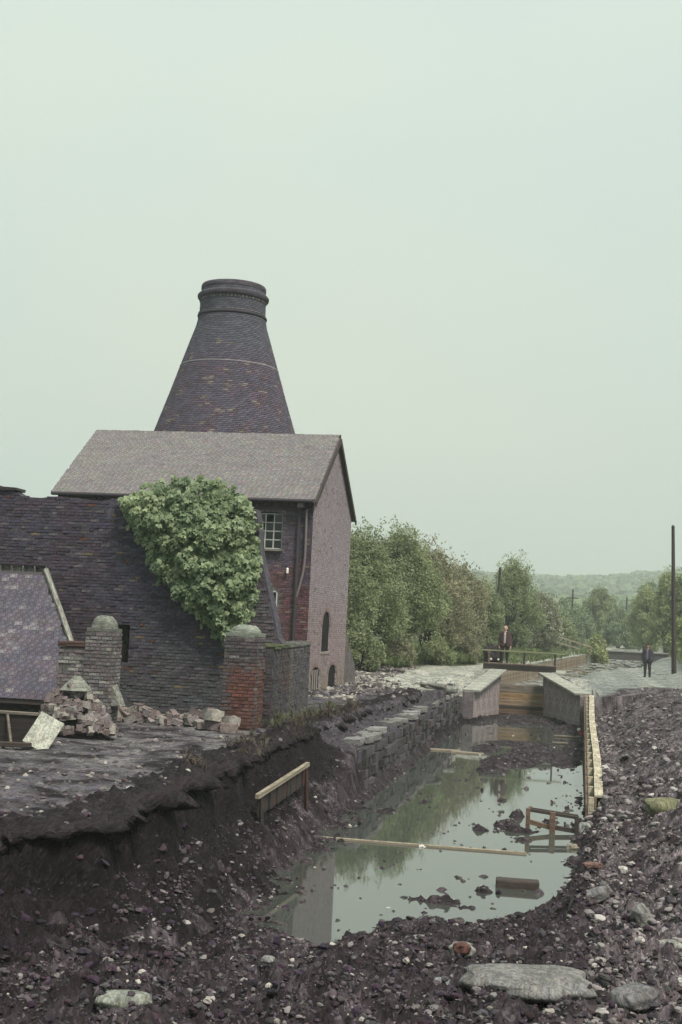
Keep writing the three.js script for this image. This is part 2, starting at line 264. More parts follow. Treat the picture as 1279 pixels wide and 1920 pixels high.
// ---------------------------------------------------------------- the works building beside the canal
{
  const B = [-8.4, 0, -39.4], bs = V(...B), t = thing('brick_building', 'tall brick works building with tiled gable roof in front of the bottle kiln', 'building', B);
  const L = 8.6, Dp = 6.7, eave = 6.1, ridge = 8.5, low = -0.6;
  // front wall (faces the camera): local x from -L to 0, z = 0
  const win = [-1.85, -0.98, 4.5, 5.68, 0.08], slit = [-1.34, -1.02, 2.1, 3.2, 0.04], win2 = [-5.6, -4.7, 4.5, 5.68, 0.08];
  const fw = part(t, 'wall', extrude([[-L, low], [0, low], [0, eave], [-L, eave]], 0.3, [archPts(...win), archPts(...slit), archPts(...win2)]), mortar, [0, 0, -0.3], 'dark purple-brown brick front wall, redder towards its foot');
  courses(fw, bs.clone(), { O: V(-L, low, 0.3), U: V(1, 0, 0), N: V(0, 0, 1), w: L, h: eave - low, seed: 2, singles: 300,
    inside: (u, v, l) => { const x = u - L, y = v + low; return ![win, slit, win2].some(o => inArch(x, y, ...o, l * 0.45)); },
    color: (u, v, r, q) => { const y = v + low, red = ss(4.2, 3.2, y + 0.7 * n2(u, v)); const c = mixc([0.12, 0.095, 0.145], [0.19, 0.08, 0.085], red * (0.4 + 0.6 * q)); return tone(r > 0.95 ? [0.2, 0.15, 0.13] : c, r, 0.4); } });
  // gable wall towards the canal: faces +x, runs back along -z
  const slot = [-3.6, -2.3, 1.28, 2.62, 0.5], lowA = [-2.2, -0.9, 0.0, 0.8, 0.3], lowB = [-5.1, -3.75, -0.02, 0.8, 0.3];
  const gp = [[-Dp, low], [0, low], [0, eave], [-Dp / 2, ridge - 0.05], [-Dp, eave]];
  const gw = part(t, 'wall', extrude(gp, 0.3, [archPts(...slot), archPts(...lowA), archPts(...lowB)]).rotateY(-Math.PI / 2), mortarPale, [0.002, 0, 0], 'pale pinkish grey brick gable wall with three arched openings');
  // extrude shape x -> world z after the turn
  const gableTop = u => u < Dp / 2 ? mix(eave, ridge - 0.05, u / (Dp / 2)) : mix(ridge - 0.05, eave, (u - Dp / 2) / (Dp / 2));
  courses(gw, bs.clone(), { O: V(0, low, -Dp), U: V(0, 0, 1), N: V(1, 0, 0), w: Dp, h: ridge - low, seed: 3, singles: 300, joint: 0.011,
    inside: (u, v, l) => { const z = u - Dp, y = v + low; return y < gableTop(u) - 0.05 && ![slot, lowA, lowB].some(o => inArch(z, y, ...o, l * 0.45)); },
    color: (u, v, r, q) => { const y = v + low, f = fbm(u * 0.8, v * 0.8, 3), c = mixc(mixc([0.44, 0.385, 0.43], [0.43, 0.315, 0.325], ss(3.4, 2.2, y + f) * ss(0.4, 1, y + .5 * f) * 0.6), [0.37, 0.31, 0.26], ss(1.1, 0.2, y + 0.4 * f)); return tone(r > 0.97 ? [0.22, 0.18, 0.2] : c, r, 0.18); } });
  part(t, 'wall', extrude(gp, 0.3).rotateY(-Math.PI / 2), mortar, [-L + 0.3, 0, 0]);
  part(t, 'wall', extrude([[-L + 0.3, low], [-0.3, low], [-0.3, eave], [-L + 0.3, eave]], 0.3), mortar, [0, 0, -Dp]);
  part(t, 'floor', box(L - 0.6, 0.1, Dp - 0.6, -L / 2, 3.0, -Dp / 2), W.dark);
  // windows
  const paneGrid = (parent, o, nxp, nyp, frameMat, side) => {
    const [a, b, y0, y1] = o, fr = part(parent, 'window', mergeGeometries([
      ...Array.from({ length: nxp + 1 }, (_, i) => box(0.035, y1 - y0, 0.04, mix(a + .02, b - .02, i / nxp), (y0 + y1) / 2, 0)),
      ...Array.from({ length: nyp + 1 }, (_, i) => box(b - a, 0.03, 0.036, (a + b) / 2, mix(y0 + .02, y1 - .02, i / nyp), 0))]), frameMat);
    if (side) { fr.rotation.y = Math.PI / 2; fr.position.set(-0.16, 0, 0); fr.scale.x = -1; } else fr.position.set(0, 0, -0.12);
    for (let i = 0; i < nxp; i++) for (let j = 0; j < nyp; j++) { const wv = (b - a) / nxp, hv = (y1 - y0) / nyp; if ((i * 7 + j * 3) % 5 === 1) continue; // some panes are broken out
      const p = part(fr, 'pane', box(wv - 0.03, hv - 0.03, 0.006, a + wv * (i + 0.5), y0 + hv * (j + 0.5), 0), glass); p.rotation.y = 0; }
    return fr;
  };
  const paleFrame = M(0.42, 0.44, 0.42, 0.7);
  paneGrid(t, [win[0], win[1], win[2], win[3] - 0.04], 3, 4, paleFrame, false);
  paneGrid(t, [win2[0], win2[1], win2[2], win2[3] - 0.04], 3, 4, paleFrame, false);
  const sf = part(t, 'window', mergeGeometries([box(0.05, 1.1, 0.09, -1.045, 2.65, -0.05), box(0.04, 1.1, 0.09, -1.32, 2.65, -0.05), box(0.32, 0.05, 0.09, -1.18, 3.16, -0.05)]), paleFrame); part(sf, 'pane', box(0.24, 1.05, 0.006, -1.18, 2.64, -0.1), glass);
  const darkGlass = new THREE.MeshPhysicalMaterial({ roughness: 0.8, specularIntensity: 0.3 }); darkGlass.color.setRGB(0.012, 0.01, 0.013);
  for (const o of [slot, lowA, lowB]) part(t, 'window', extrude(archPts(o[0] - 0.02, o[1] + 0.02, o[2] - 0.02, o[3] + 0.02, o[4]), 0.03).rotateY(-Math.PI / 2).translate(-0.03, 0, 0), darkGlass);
  for (const o of [lowA]) { const fr = part(t, 'window', mergeGeometries([-0.33, 0, 0.33].map(k => box(0.03, 0.7, 0.05, -0.012, 0.36, (o[0] + o[1]) / 2 + k))), M(0.3, 0.28, 0.27, 0.8)); }
  part(t, 'sill', rbox(0.95, 0.07, 0.2, 0.01, -1.415, 4.46, 0.04), stoneM(0.3, 0.29, 0.27));
  part(t, 'sill', rbox(0.1, 0.08, 1.5, 0.01, -0.02, 1.23, -2.95), stoneM(0.42, 0.37, 0.34));
  // arch bricks round the gable openings
  for (const o of [slot, lowA, lowB]) for (let i = 0; i <= 14; i++) { const f = 0.5 - 0.5 * Math.cos(Math.PI * i / 14), z = mix(o[1], o[0], f), y = o[3] - o[4] + o[4] * Math.sin(Math.PI * i / 14); const k = part(t, 'arch_brick', brickGeos[i % 3], brickMat(tone([0.33, 0.24, 0.23], R0(), .2)), [0.0, y + 0.07, z + 0.12 * Math.cos(Math.PI * i / 14)]); k.scale.set(0.04, 0.12, 0.1); k.rotation.x = (f - 0.5) * -1.6 * (o[4] > 0.35 ? 1 : 0.7); }
  // corbelled eaves with dentils
  const ec = part(t, 'eaves_band', mergeGeometries([box(L - 0.02, 0.09, 0.16, -L / 2, eave - 0.06, 0.04), box(L - 0.02, 0.07, 0.1, -L / 2, eave - 0.31, 0.02)]), M(0.09, 0.06, 0.07, 0.95, { map: grainT }));
  for (let i = 0; i < 36; i++) part(ec, 'dentil_brick', brickGeos[i % 3], brickMat(tone([0.1, 0.065, 0.075], R0())), [-L + 0.13 + i * 0.238, eave - 0.19, 0.05]).scale.set(0.11, 0.14, 0.09);
  // roof: front and back slopes
  const hs = Dp / 2 + 0.3, sl = Math.hypot(hs, ridge - eave + 0.22), ang = Math.atan2(ridge - eave + 0.22, hs), tileGeo = [0, 1].map(i => jitter(box(1, 1, 1), 0.03, i * 3.1));
  const roof = part(t, 'roof', new THREE.BufferGeometry(), M(0.1, 0.095, 0.1, 0.95), [0, 0, 0]);
  roof.geometry = mergeGeometries([extrude([[0.3, eave - 0.12], [0.3, eave - 0.03], [-Dp / 2, ridge + 0.08], [-Dp - 0.3, eave - 0.03], [-Dp - 0.3, eave - 0.12], [-Dp / 2, ridge - 0.02]], L + 0.22).rotateY(-Math.PI / 2).translate(0.1, 0, 0)]);
  const rc = (u, v, r, q) => { const f = fbm(u * 0.6 + 4, v * 0.9, 3), g = fbm(u * 2.2, v * 2.4 + 8, 2); return tone(mixc(mixc([0.25, 0.245, 0.262], [0.27, 0.275, 0.262], ss(-.1, .4, f)), [0.275, 0.242, 0.258], ss(0, .4, g)), r, q > 0.9 ? 0.3 : 0.14); };
  courses(roof, bs, { O: V(-L - 0.12, eave - 0.03, 0.3), U: V(1, 0, 0), Vv: V(0, Math.sin(ang), -Math.cos(ang)), N: V(0, Math.cos(ang), Math.sin(ang)), w: L + 0.22, h: sl - 0.02, bw: 0.17, bh: 0.1, joint: 0.005, depth: 0.016, proud: 0.028, wob: 0.004, tilt: 0.09, headers: 0, color: rc, name: 'roof_tile', stuffName: 'roof_tiles', singles: 300, seed: 5, geos: tileGeo });
  courses(roof, bs, { O: V(0.1, eave - 0.03, -Dp - 0.3), U: V(-1, 0, 0), Vv: V(0, Math.sin(ang), Math.cos(ang)), N: V(0, Math.cos(ang), -Math.sin(ang)), w: L + 0.22, h: sl - 0.02, bw: 0.17, bh: 0.1, joint: 0.005, depth: 0.016, proud: 0.028, wob: 0.004, tilt: 0.09, headers: 0, color: rc, name: 'roof_tile', stuffName: 'roof_tiles', singles: 0, seed: 6, geos: tileGeo });
  for (let i = 0; i < 29; i++) { const g = part(roof, 'ridge_tile', new THREE.CylinderGeometry(0.1, 0.105, 0.3, 8, 1, false, 0, Math.PI).rotateZ(Math.PI / 2).rotateX(-Math.PI / 2), brickMat(tone([0.4, 0.39, 0.37], R0(), .2)), [-L + 0.05 + i * 0.304, ridge + 0.07 + 0.02 * n2(i * .3, 2), -Dp / 2]); g.rotation.z = 0.02 * n2(i, 5); }
  const vb = (s) => beam(V(0.13, eave - 0.17, s > 0 ? 0.32 : -Dp - 0.32), V(0.13, ridge - 0.02, -Dp / 2), 0.04, 0.17);
  part(t, 'verge_board', vb(-1), W.wet); part(t, 'verge_board', vb(1), W.wet);
  // gutter and downpipes
  part(t, 'gutter', new THREE.CylinderGeometry(0.06, 0.06, L + 0.1, 8, 1, true, 0, Math.PI).rotateZ(Math.PI / 2).rotateX(Math.PI / 2).translate(-L / 2, eave - 0.08, 0.36), iron);
  part(t, 'downpipe', taper([V(-0.36, eave - 0.1, 0.34), V(-0.42, eave - 0.4, 0.14), V(-0.42, 3, 0.1), V(-0.42, 1.2, 0.1), V(-0.4, 0, 0.12)], 0.055, 0.055, 8, 30), iron);
  part(t, 'downpipe', taper([V(-0.2, eave - 0.3, 0.1), V(-0.2, 4, 0.08), V(-0.32, 3.3, 0.1), V(-0.4, 3.0, 0.1)], 0.04, 0.04, 8, 24), M(0.14, 0.12, 0.13, 0.7));
  part(t, 'pipe_hopper', rbox(0.2, 0.24, 0.18, 0.02, -0.36, eave - 0.18, 0.28), iron);
  part(t, 'insulator', new THREE.CapsuleGeometry(0.04, 0.12, 4, 8).translate(-0.72, 3.82, 0.1), M(0.8, 0.8, 0.76, 0.4));
  // sloping buttress at the far corner
  part(t, 'buttress', extrude([[-0.02, low], [-3.0, low], [-2.5, 0.7], [-1.1, 1.4], [-0.2, 2.0], [-0.02, 2.0]], 0.6).rotateY(-Math.PI / 2).translate(-0.05, 0, -Dp), M(0.16, 0.14, 0.15, 0.95, { map: grainT, bumpMap: grainB, bumpScale: 0.02 }));
}

// ---------------------------------------------------------------- bottle kiln
{
  const K = [-14.77, 0, -51], t = thing('bottle_kiln', 'dark brick bottle-shaped kiln chimney rising behind the works roof', 'kiln', K);
  const prof = [[0, 4.3], [4, 4.25], [6, 4.0], [8, 3.48], [9.9, 2.9], [11.4, 2.4], [12.6, 2.02], [13.6, 1.7], [14.3, 1.47], [14.8, 1.375], [15.2, 1.36], [15.6, 1.36], [15.95, 1.3], [16.05, 1.28]];
  const rad = y => lin(prof, y);
  const shaft = part(t, 'shaft', new THREE.LatheGeometry([...prof.map(([y, r]) => new THREE.Vector2(r - 0.01, y)), new THREE.Vector2(0.95, 16.05), new THREE.Vector2(0.95, 12)], 72), mortarDark);
  const list = [], r = rng(77), m = new THREE.Matrix4();
  for (let y = 6.2; y < 15.95; y += 0.078) {
    const ra = rad(y), sl = (rad(y + 0.05) - ra) / 0.05, nb = Math.floor(2 * Math.PI * ra / 0.232), row = Math.round(y / 0.078);
    for (let i = 0; i < nb; i++) {
      const a = (i + (row % 2) * 0.5) / nb * 2 * Math.PI, N = V(Math.cos(a), -sl, Math.sin(a)).normalize(), U = V(-Math.sin(a), 0, Math.cos(a)), up = N.clone().cross(U);
      if (N.z < -0.35) continue;
      const p = V(Math.cos(a) * ra, y, Math.sin(a) * ra).addScaledVector(N, -0.022 + 0.005 * r());
      m.makeBasis(U.multiplyScalar(2 * Math.PI * ra / nb - 0.012), up.multiplyScalar(0.066), N.multiplyScalar(0.06)).setPosition(p);
      const q = r(), f = fbm(a * 3, y * 0.9, 3), pale = f + q * 0.9 > 1.02 && y < 13.5;
      const c = pale ? [0.24, 0.215, 0.2] : mixc(mixc([0.125, 0.115, 0.168], [0.14, 0.1, 0.14], ss(-0.2, 0.4, f)), [0.125, 0.13, 0.175], ss(12.4, 13.6, y + f));
      list.push({ m: m.clone(), c: tone(c, r(), 0.26), d: p.clone().add(V(...K)).distanceTo(camPos), g: Math.floor(r() * 3), y });
    }
  }
  list.sort((a, b) => (b.y > 9) - (a.y > 9) || a.d - b.d);
  for (const b of list.slice(0, 300)) { const k = new THREE.Mesh(brickGeos[b.g], brickMat(b.c)); k.name = 'brick'; b.m.decompose(k.position, k.quaternion, k.scale); shaft.add(k); }
  const rest = list.slice(300), im = new THREE.InstancedMesh(brickGeos[0], brickInst, rest.length), cc = new THREE.Color(); im.name = 'brickwork'; im.userData.kind = 'stuff';
  rest.forEach((b, i) => { im.setMatrixAt(i, b.m); im.setColorAt(i, cc.setRGB(...b.c)); }); shaft.add(im);
  const ringMat = M(0.095, 0.085, 0.115, 0.95, { map: grainT, bumpMap: grainB, bumpScale: 0.02 });
  const ring = (name, pts) => part(t, name, new THREE.LatheGeometry(pts.map(([y, rr]) => new THREE.Vector2(rr, y)), 64), ringMat);
  ring('cornice', [[15.4, 1.34], [15.44, 1.44], [15.5, 1.49], [15.6, 1.5], [15.66, 1.45], [15.7, 1.35], [15.78, 1.32], [15.84, 1.33], [15.86, 1.36], [16.0, 1.36], [16.06, 1.33], [16.1, 1.05], [15.9, 1.0]]);
  ring('string_course', [[14.66, 1.37], [14.68, 1.45], [14.74, 1.46], [14.78, 1.44], [14.8, 1.37]]);
  for (let i = 0; i < 56; i++) { const a = i / 56 * 2 * Math.PI; if (Math.sin(a) < -0.3) continue; const k = part(t, 'dentil_brick', brickGeos[i % 3], brickMat(tone([0.25, 0.235, 0.22], r())), [Math.cos(a) * 1.37, 15.38, Math.sin(a) * 1.37]); k.scale.set(0.075, 0.075, 0.08); k.rotation.y = -a; }
  for (let i = 0; i < 44; i++) { const a = i / 44 * 2 * Math.PI; if (Math.sin(a) < -0.3 || n2(i * .6, 1) < 0.05) continue; const k = part(t, 'lime_patch', brickGeos[i % 3], brickMat([0.3, 0.3, 0.27]), [Math.cos(a) * 1.4, 14.83, Math.sin(a) * 1.4]); k.scale.set(0.06, 0.03, 0.16); k.rotation.y = -a; }
  part(t, 'iron_hoop', new THREE.TorusGeometry(rad(12.55) + 0.012, 0.018, 5, 72).rotateX(Math.PI / 2).translate(0, 12.55, 0), M(0.26, 0.27, 0.27, 0.6));
}

// ---------------------------------------------------------------- tall ivy-grown wall with curved buttress end
const oldWallColor = (u, v, r, q, ox = 0) => {
  const f = fbm((u + ox) * 0.5, v * 0.6, 3), grn = ss(2.4, 1.2, v + f) * ss(2.6, 4.2, u + ox + f);
  let c = mixc([0.08, 0.075, 0.118], [0.09, 0.069, 0.1], ss(-0.2, 0.3, f)); c = mixc(c, [0.125, 0.14, 0.145], grn * 0.75);
  if (q > 0.972) c = r > 0.4 ? [0.2, 0.155, 0.1] : [0.17, 0.085, 0.06]; else if (q > 0.9) c = [0.15, 0.135, 0.155];
  return tone(c, r, 0.34);
};
{
  const B = [-15.6, -0.3, -28.4], t = thing('ruined_wall', 'tall dark old brick wall carrying the mass of ivy', 'wall', B), bs = V(...B), Lw = 8.5;
  const top = u => (u < 1.75 ? 5.5 : u < 2.3 ? 5.4 : 5.22) + 0.05 * n2(u * 1.3, 2) - 0.12 * ss(7.5, 8.5, u);
  const door = [5.0, 5.34, 1.45, 2.32, 0.0];
  const flare = v => 8.22 + lin([[0, 0.5], [1.85, 0.55], [1.95, 0.8], [2.0, 0.82], [2.18, 0.67], [2.75, 0.52], [3.27, 0.37], [4.15, 0.12], [5.4, 0]], v);
  const pts = [[0, 0], [flare(0), 0]]; for (let v = 0.2; v < 5.0; v += 0.2) pts.push([flare(v), v]); for (let u = 8.2; u >= 0; u -= 0.25) pts.push([u, top(u)]);
  const wl = part(t, 'wall', extrude(pts, 0.45, [archPts(...door)]), mortarDark, [0, 0, -0.45]);
  courses(wl, bs, { O: V(0, 0, 0.45), U: V(1, 0, 0), N: V(0, 0, 1), w: 9.7, h: 5.6, seed: 9, wob: 0.011, proud: 0.009,
    inside: (u, v, l) => v < top(u) - 0.02 && u + l * 0.4 < flare(v) && !inArch(u, v, ...door, l * 0.4) && !(n2(u * 2.1, v * 4.5) > 0.87), color: (u, v, r, q) => u > 8.0 ? tone([0.16, 0.145, 0.165], r, 0.3) : oldWallColor(u, v, r, q) });
  part(t, 'door', box(0.36, 0.9, 0.05, 5.17, 1.88, -0.3), W.dark);
  part(t, 'coping', mergeGeometries([0, 1, 2, 3, 4, 5, 6, 7].map(i => jitter(box(0.42, 0.08, 0.55, 0.22 + i * 0.27, 5.44 - i * 0.006, -0.2), 0.02, i))), stoneM(0.08, 0.075, 0.085));
}
{ // ivy
  const t = thing('ivy', 'large mound of bright green ivy hanging over the tall brick wall', 'ivy', [-9.1, 3.6, -28.3]);
  const Z = -28.3, px = [[-10.62, 4.86], [-10.1, 5.13], [-9.55, 5.3], [-9.05, 5.42], [-8.4, 5.4], [-7.85, 5.16], [-7.45, 4.85], [-7.32, 4.25], [-7.22, 3.1], [-7.22, 2.5], [-7.6, 2.02], [-7.85, 1.9], [-8.05, 1.86], [-8.45, 2.2], [-8.95, 2.55], [-9.45, 3.12], [-9.95, 3.75], [-10.35, 4.4]];
  const inside = (x, y) => { let c = false; for (let i = 0, j = px.length - 1; i < px.length; j = i++) { const [xi, yi] = px[i], [xj, yj] = px[j]; if ((yi > y) !== (yj > y) && x < (xj - xi) * (y - yi) / (yj - yi) + xi) c = !c; } return c; };
  const edge = (x, y) => { let d = 9; for (let i = 0, j = px.length - 1; i < px.length; j = i++) { const [ax, ay] = px[j], [bx, by] = px[i], q = Math.max(0, Math.min(1, ((x - ax) * (bx - ax) + (y - ay) * (by - ay)) / ((bx - ax) ** 2 + (by - ay) ** 2))); d = Math.min(d, Math.hypot(x - ax - q * (bx - ax), y - ay - q * (by - ay))); } return d; };
  const leaf = new THREE.BufferGeometry(), o = [[0, -.5, 0], [-.42, -.2, .06], [-.5, .1, .0], [-.2, .16, .07], [0, .55, -.05], [.2, .16, .07], [.5, .1, 0], [.42, -.2, .06], [0, 0, .12]], ix = []; for (let i = 0; i < 8; i++) ix.push(8, i, (i + 1) % 8);
  leaf.setAttribute('position', new THREE.Float32BufferAttribute(o.flat(), 3)); leaf.setIndex(ix); leaf.computeVertexNormals();
  const lm = new THREE.MeshPhysicalMaterial({ roughness: 0.55, side: THREE.DoubleSide, transmission: 0.25, thickness: 0 });
  const r = rng(41), L = [], ob = new THREE.Object3D(), cells = []; 
  for (let i = 0; i < 260; i++) { const x = mix(-10.7, -7, r()), y = mix(1.7, 5.5, r()); if (inside(x, y)) cells.push([x, y, 0.1 + 0.13 * r(), r()]); }
  while (L.length < 9500) {
    const x = mix(-10.75, -6.95, r()), y = mix(1.7, 5.55, r()), e = edge(x, y) * (inside(x, y) ? 1 : -1) + 0.1 * n2(x * 2.3, y * 2.3) + 0.07 * n2(x * 6, y * 6); if (e < -0.06 * r() || x > -7.18 || n2(x * 3.1 + 8, y * 3.1) > 0.6 && r() < 0.85) continue;
    let bump = 0, ct = 0.5; for (const [cx, cy, cr, ck] of cells) { const d2 = ((x - cx) ** 2 + (y - cy + 0.04) ** 2) / (cr * cr); if (d2 < 1) { const h = Math.sqrt(1 - d2) * cr; if (h > bump) { bump = h; ct = ck; } } }
    const depth = 0.06 + 0.3 * Math.min(1, Math.max(0, e) / 0.8) + 1.25 * bump, q = Math.pow(r(), 0.35) + 0.12 * (r() - 0.5);
    ob.position.set(x + 9.1, y - 3.6, -0.0 + depth * q); ob.rotation.set(-0.5 + 1.5 * (r() - 0.5), 1.8 * (r() - 0.5), (r() - 0.5) * 2.4 + Math.PI); ob.scale.setScalar(0.055 + 0.12 * r() ** 1.4); ob.updateMatrix();
    L.push([ob.matrix.clone(), r(), ct]);
  }
  for (const [sx, sy, dx, len] of [[-10.3, 4.5, -0.12, 0.3], [-9.5, 3.3, -0.1, 0.35], [-8.5, 2.3, 0.02, 0.3], [-8.0, 2.0, 0.05, 0.35], [-7.7, 2.0, 0.0, 0.25]]) for (let i = 0; i < 34; i++) { const t = r(); ob.position.set(sx + dx * t + 0.07 * (r() - .5) * (1.4 - t) + 9.1, sy - len * t - 3.6, 0.05 + 0.05 * r()); ob.rotation.set(-0.4 + r() - .5, 1.6 * (r() - .5), (r() - .5) * 2.4 + Math.PI); ob.scale.setScalar(0.05 + 0.06 * r()); ob.updateMatrix(); L.push([ob.matrix.clone(), r(), r()]); }
  const im = new THREE.InstancedMesh(leaf, lm, L.length), c = new THREE.Color(); im.name = 'foliage'; im.userData.kind = 'stuff';
  L.forEach(([m, q, k], i) => { const g = mixc([0.07, 0.125, 0.062], [0.27, 0.345, 0.18], 0.5 * q + 0.5 * k); im.setMatrixAt(i, m); im.setColorAt(i, c.setRGB(...g)); }); t.add(im);
  for (const [x, y, x2] of [[-8.0, 2.0, -8.4], [-7.7, 2.1, -7.9], [-8.6, 2.5, -9.2]]) part(t, 'stem', taper([V(x + 9.1, y - 3.6, 0.04), V((x + x2) / 2 + 9.15, y - 2.6, 0.06), V(x2 + 9.1, y - 1.5, 0.05)], 0.035, 0.012), W.brown);
}

// ---------------------------------------------------------------- gate pillars, low walls, outbuilding
function pillar(B, w, d, h, label, color, seed, capH, capCol) {
  const t = thing('gate_pillar', label, 'pillar', B, 'old gate pillars'), bs = V(...B);
  const core = part(t, 'core', box(w - 0.02, h, d - 0.02, 0, h / 2, 0), mortar);
  courses(core, bs, { O: V(-w / 2, 0, d / 2), U: V(1, 0, 0), N: V(0, 0, 1), w, h, color, seed, wob: 0.012, singles: 400, inside: (u, v) => !(n2(u * 3 + seed, v * 5) > 0.86) });
  courses(core, bs, { O: V(w / 2, 0, d / 2), U: V(0, 0, -1), N: V(1, 0, 0), w: d, h, color, seed: seed + 1, wob: 0.012, singles: 400 });
  courses(core, bs, { O: V(-w / 2, 0, -d / 2), U: V(0, 0, 1), N: V(-1, 0, 0), w: d, h, color, seed: seed + 2, wob: 0.012, singles: 400 });
  const pts = []; for (let i = 0; i <= 7; i++) { const a = i / 7 * Math.PI / 2; pts.push([Math.cos(a) ** 0.8, Math.sin(a) ** 0.8]); }
  const g = new THREE.SphereGeometry(0.5, 20, 10, 0, 2 * Math.PI, 0, Math.PI / 2); const p = g.attributes.position;
  for (let i = 0; i < p.count; i++) { const x = p.getX(i), y = p.getY(i), z = p.getZ(i), s = (v, q) => Math.sign(v) * Math.pow(Math.abs(v) * 2, q) / 2, nn = 1 + 0.05 * n3(x * 5 + seed, y * 5, z * 5); p.setXYZ(i, s(x, 0.75) * w * 0.9 * nn, Math.pow(y * 2, 0.8) * capH * nn, s(z, 0.75) * d * 0.9 * nn); }
  g.computeVertexNormals(); part(t, 'cap_stone', g, stoneM(...capCol), [0, h - 0.01, 0]);
  part(t, 'cap_course', jitter(box(w * 0.98, 0.07, d * 0.98, 0, h + 0.02, 0), 0.01, seed), stoneM(...capCol));
  return t;
}
pillar([-9.42, -0.05, -24.6], 0.56, 0.56, 1.98, 'weathered grey brick gate pillar with rounded cap beside the tiled roof', (u, v, r, q) => tone(q > 0.85 ? [0.36, 0.36, 0.34] : mixc([0.21, 0.205, 0.225], [0.2, 0.165, 0.17], q), r, 0.32), 51, 0.32, [0.24, 0.26, 0.23]);
pillar([-6.98, -0.05, -26.5], 0.72, 0.7, 2.0, 'red-patched brick gate pillar with domed stone cap below the ivy', (u, v, r, q) => { const red = ss(1.42, 1.2, v + 0.16 * n2(u * 3, v * 3)) * ss(0.08, 0.16, u + 0.04 * n2(1, v * 6)); return tone(mixc(q > 0.85 ? [0.2, 0.19, 0.19] : [0.115, 0.098, 0.112], [0.185, 0.07, 0.055], red * (0.6 + 0.4 * q)), r, 0.4); }, 55, 0.24, [0.3, 0.35, 0.3]);
{ // stub wall left of the grey pillar
  const B = [-9.98, -0.05, -24.55], t = thing('stub_wall', 'low pale weathered brick wall stub between roof and grey gate pillar', 'wall', B), bs = V(...B), c = part(t, 'core', box(0.55, 1.62, 0.4, 0, 0.81, 0), mortar);
  const col = (u, v, r, q) => tone(q > 0.85 ? [0.36, 0.36, 0.34] : mixc([0.21, 0.205, 0.225], [0.21, 0.17, 0.17], q), r, 0.32);
  courses(c, bs, { O: V(-0.28, 0, 0.2), U: V(1, 0, 0), N: V(0, 0, 1), w: 0.56, h: 1.63, color: col, seed: 61, wob: 0.012 });
  courses(c, bs, { O: V(-0.275, 0, -0.2), U: V(0, 0, 1), N: V(-1, 0, 0), w: 0.4, h: 1.63, color: col, seed: 62, wob: 0.012 });
  part(t, 'coping', jitter(rbox(0.6, 0.1, 0.46, 0.02, 0, 1.68, 0), 0.02, 4), M(0.09, 0.05, 0.045, 0.95, { map: grainT }));
  part(t, 'buttress_stone', extrude([[0, 0], [0.2, 0], [0.16, 0.1], [0, 0.42]], 0.3).translate(0.845, 0.5, -0.2), stoneM(0.34, 0.35, 0.32));
}
{ // low wall running back from the red pillar
  const A = V(-6.62, 0, -26.85), Z = V(-7.12, 0, -33), U = Z.clone().sub(A).normalize(), N = V(-U.z, 0, U.x), len = A.distanceTo(Z), B = [A.x, -0.3, A.z], t = thing('low_wall', 'low dark brick wall with mossy top running back from the red-patched pillar', 'wall', B), bs = V(...B);
  const c = part(t, 'core', box(len, 1.98, 0.36, len / 2, 0.99, 0), mortarDark); c.rotation.y = Math.atan2(-U.z, U.x);
  courses(c, bs, { O: V(0, 0, 0.18), U: V(1, 0, 0), N: V(0, 0, 1), w: len, h: 1.98, seed: 65, wob: 0.012, inside: (u, v) => !(n2(u * 1.7, v * 4) > 0.85), color: (u, v, r, q) => tone(u > 3 ? [0.125, 0.118, 0.135] : u > 2.6 ? [0.16, 0.15, 0.12] : mixc([0.07, 0.065, 0.075], [0.1, 0.062, 0.065], ss(0, .5, n2(u, v))), r, 0.4) });
  courses(c, bs, { O: V(0, 0, -0.18), U: V(0, 0, 1), N: V(-1, 0, 0), w: 0.36, h: 1.98, seed: 66, wob: 0.012, color: (u, v, r) => tone([0.085, 0.075, 0.085], r, 0.4) });
  for (let i = 0; i < 14; i++) part(c, 'coping_stone', jitter(rbox(len / 14 - 0.015, 0.09, 0.42, 0.02), 0.018, i), stoneM(...(i < 5 ? [0.13, 0.16, 0.08] : [0.22, 0.23, 0.21])), [(i + 0.5) * len / 14, 2.02 + 0.012 * n2(i, 1), 0]);
}
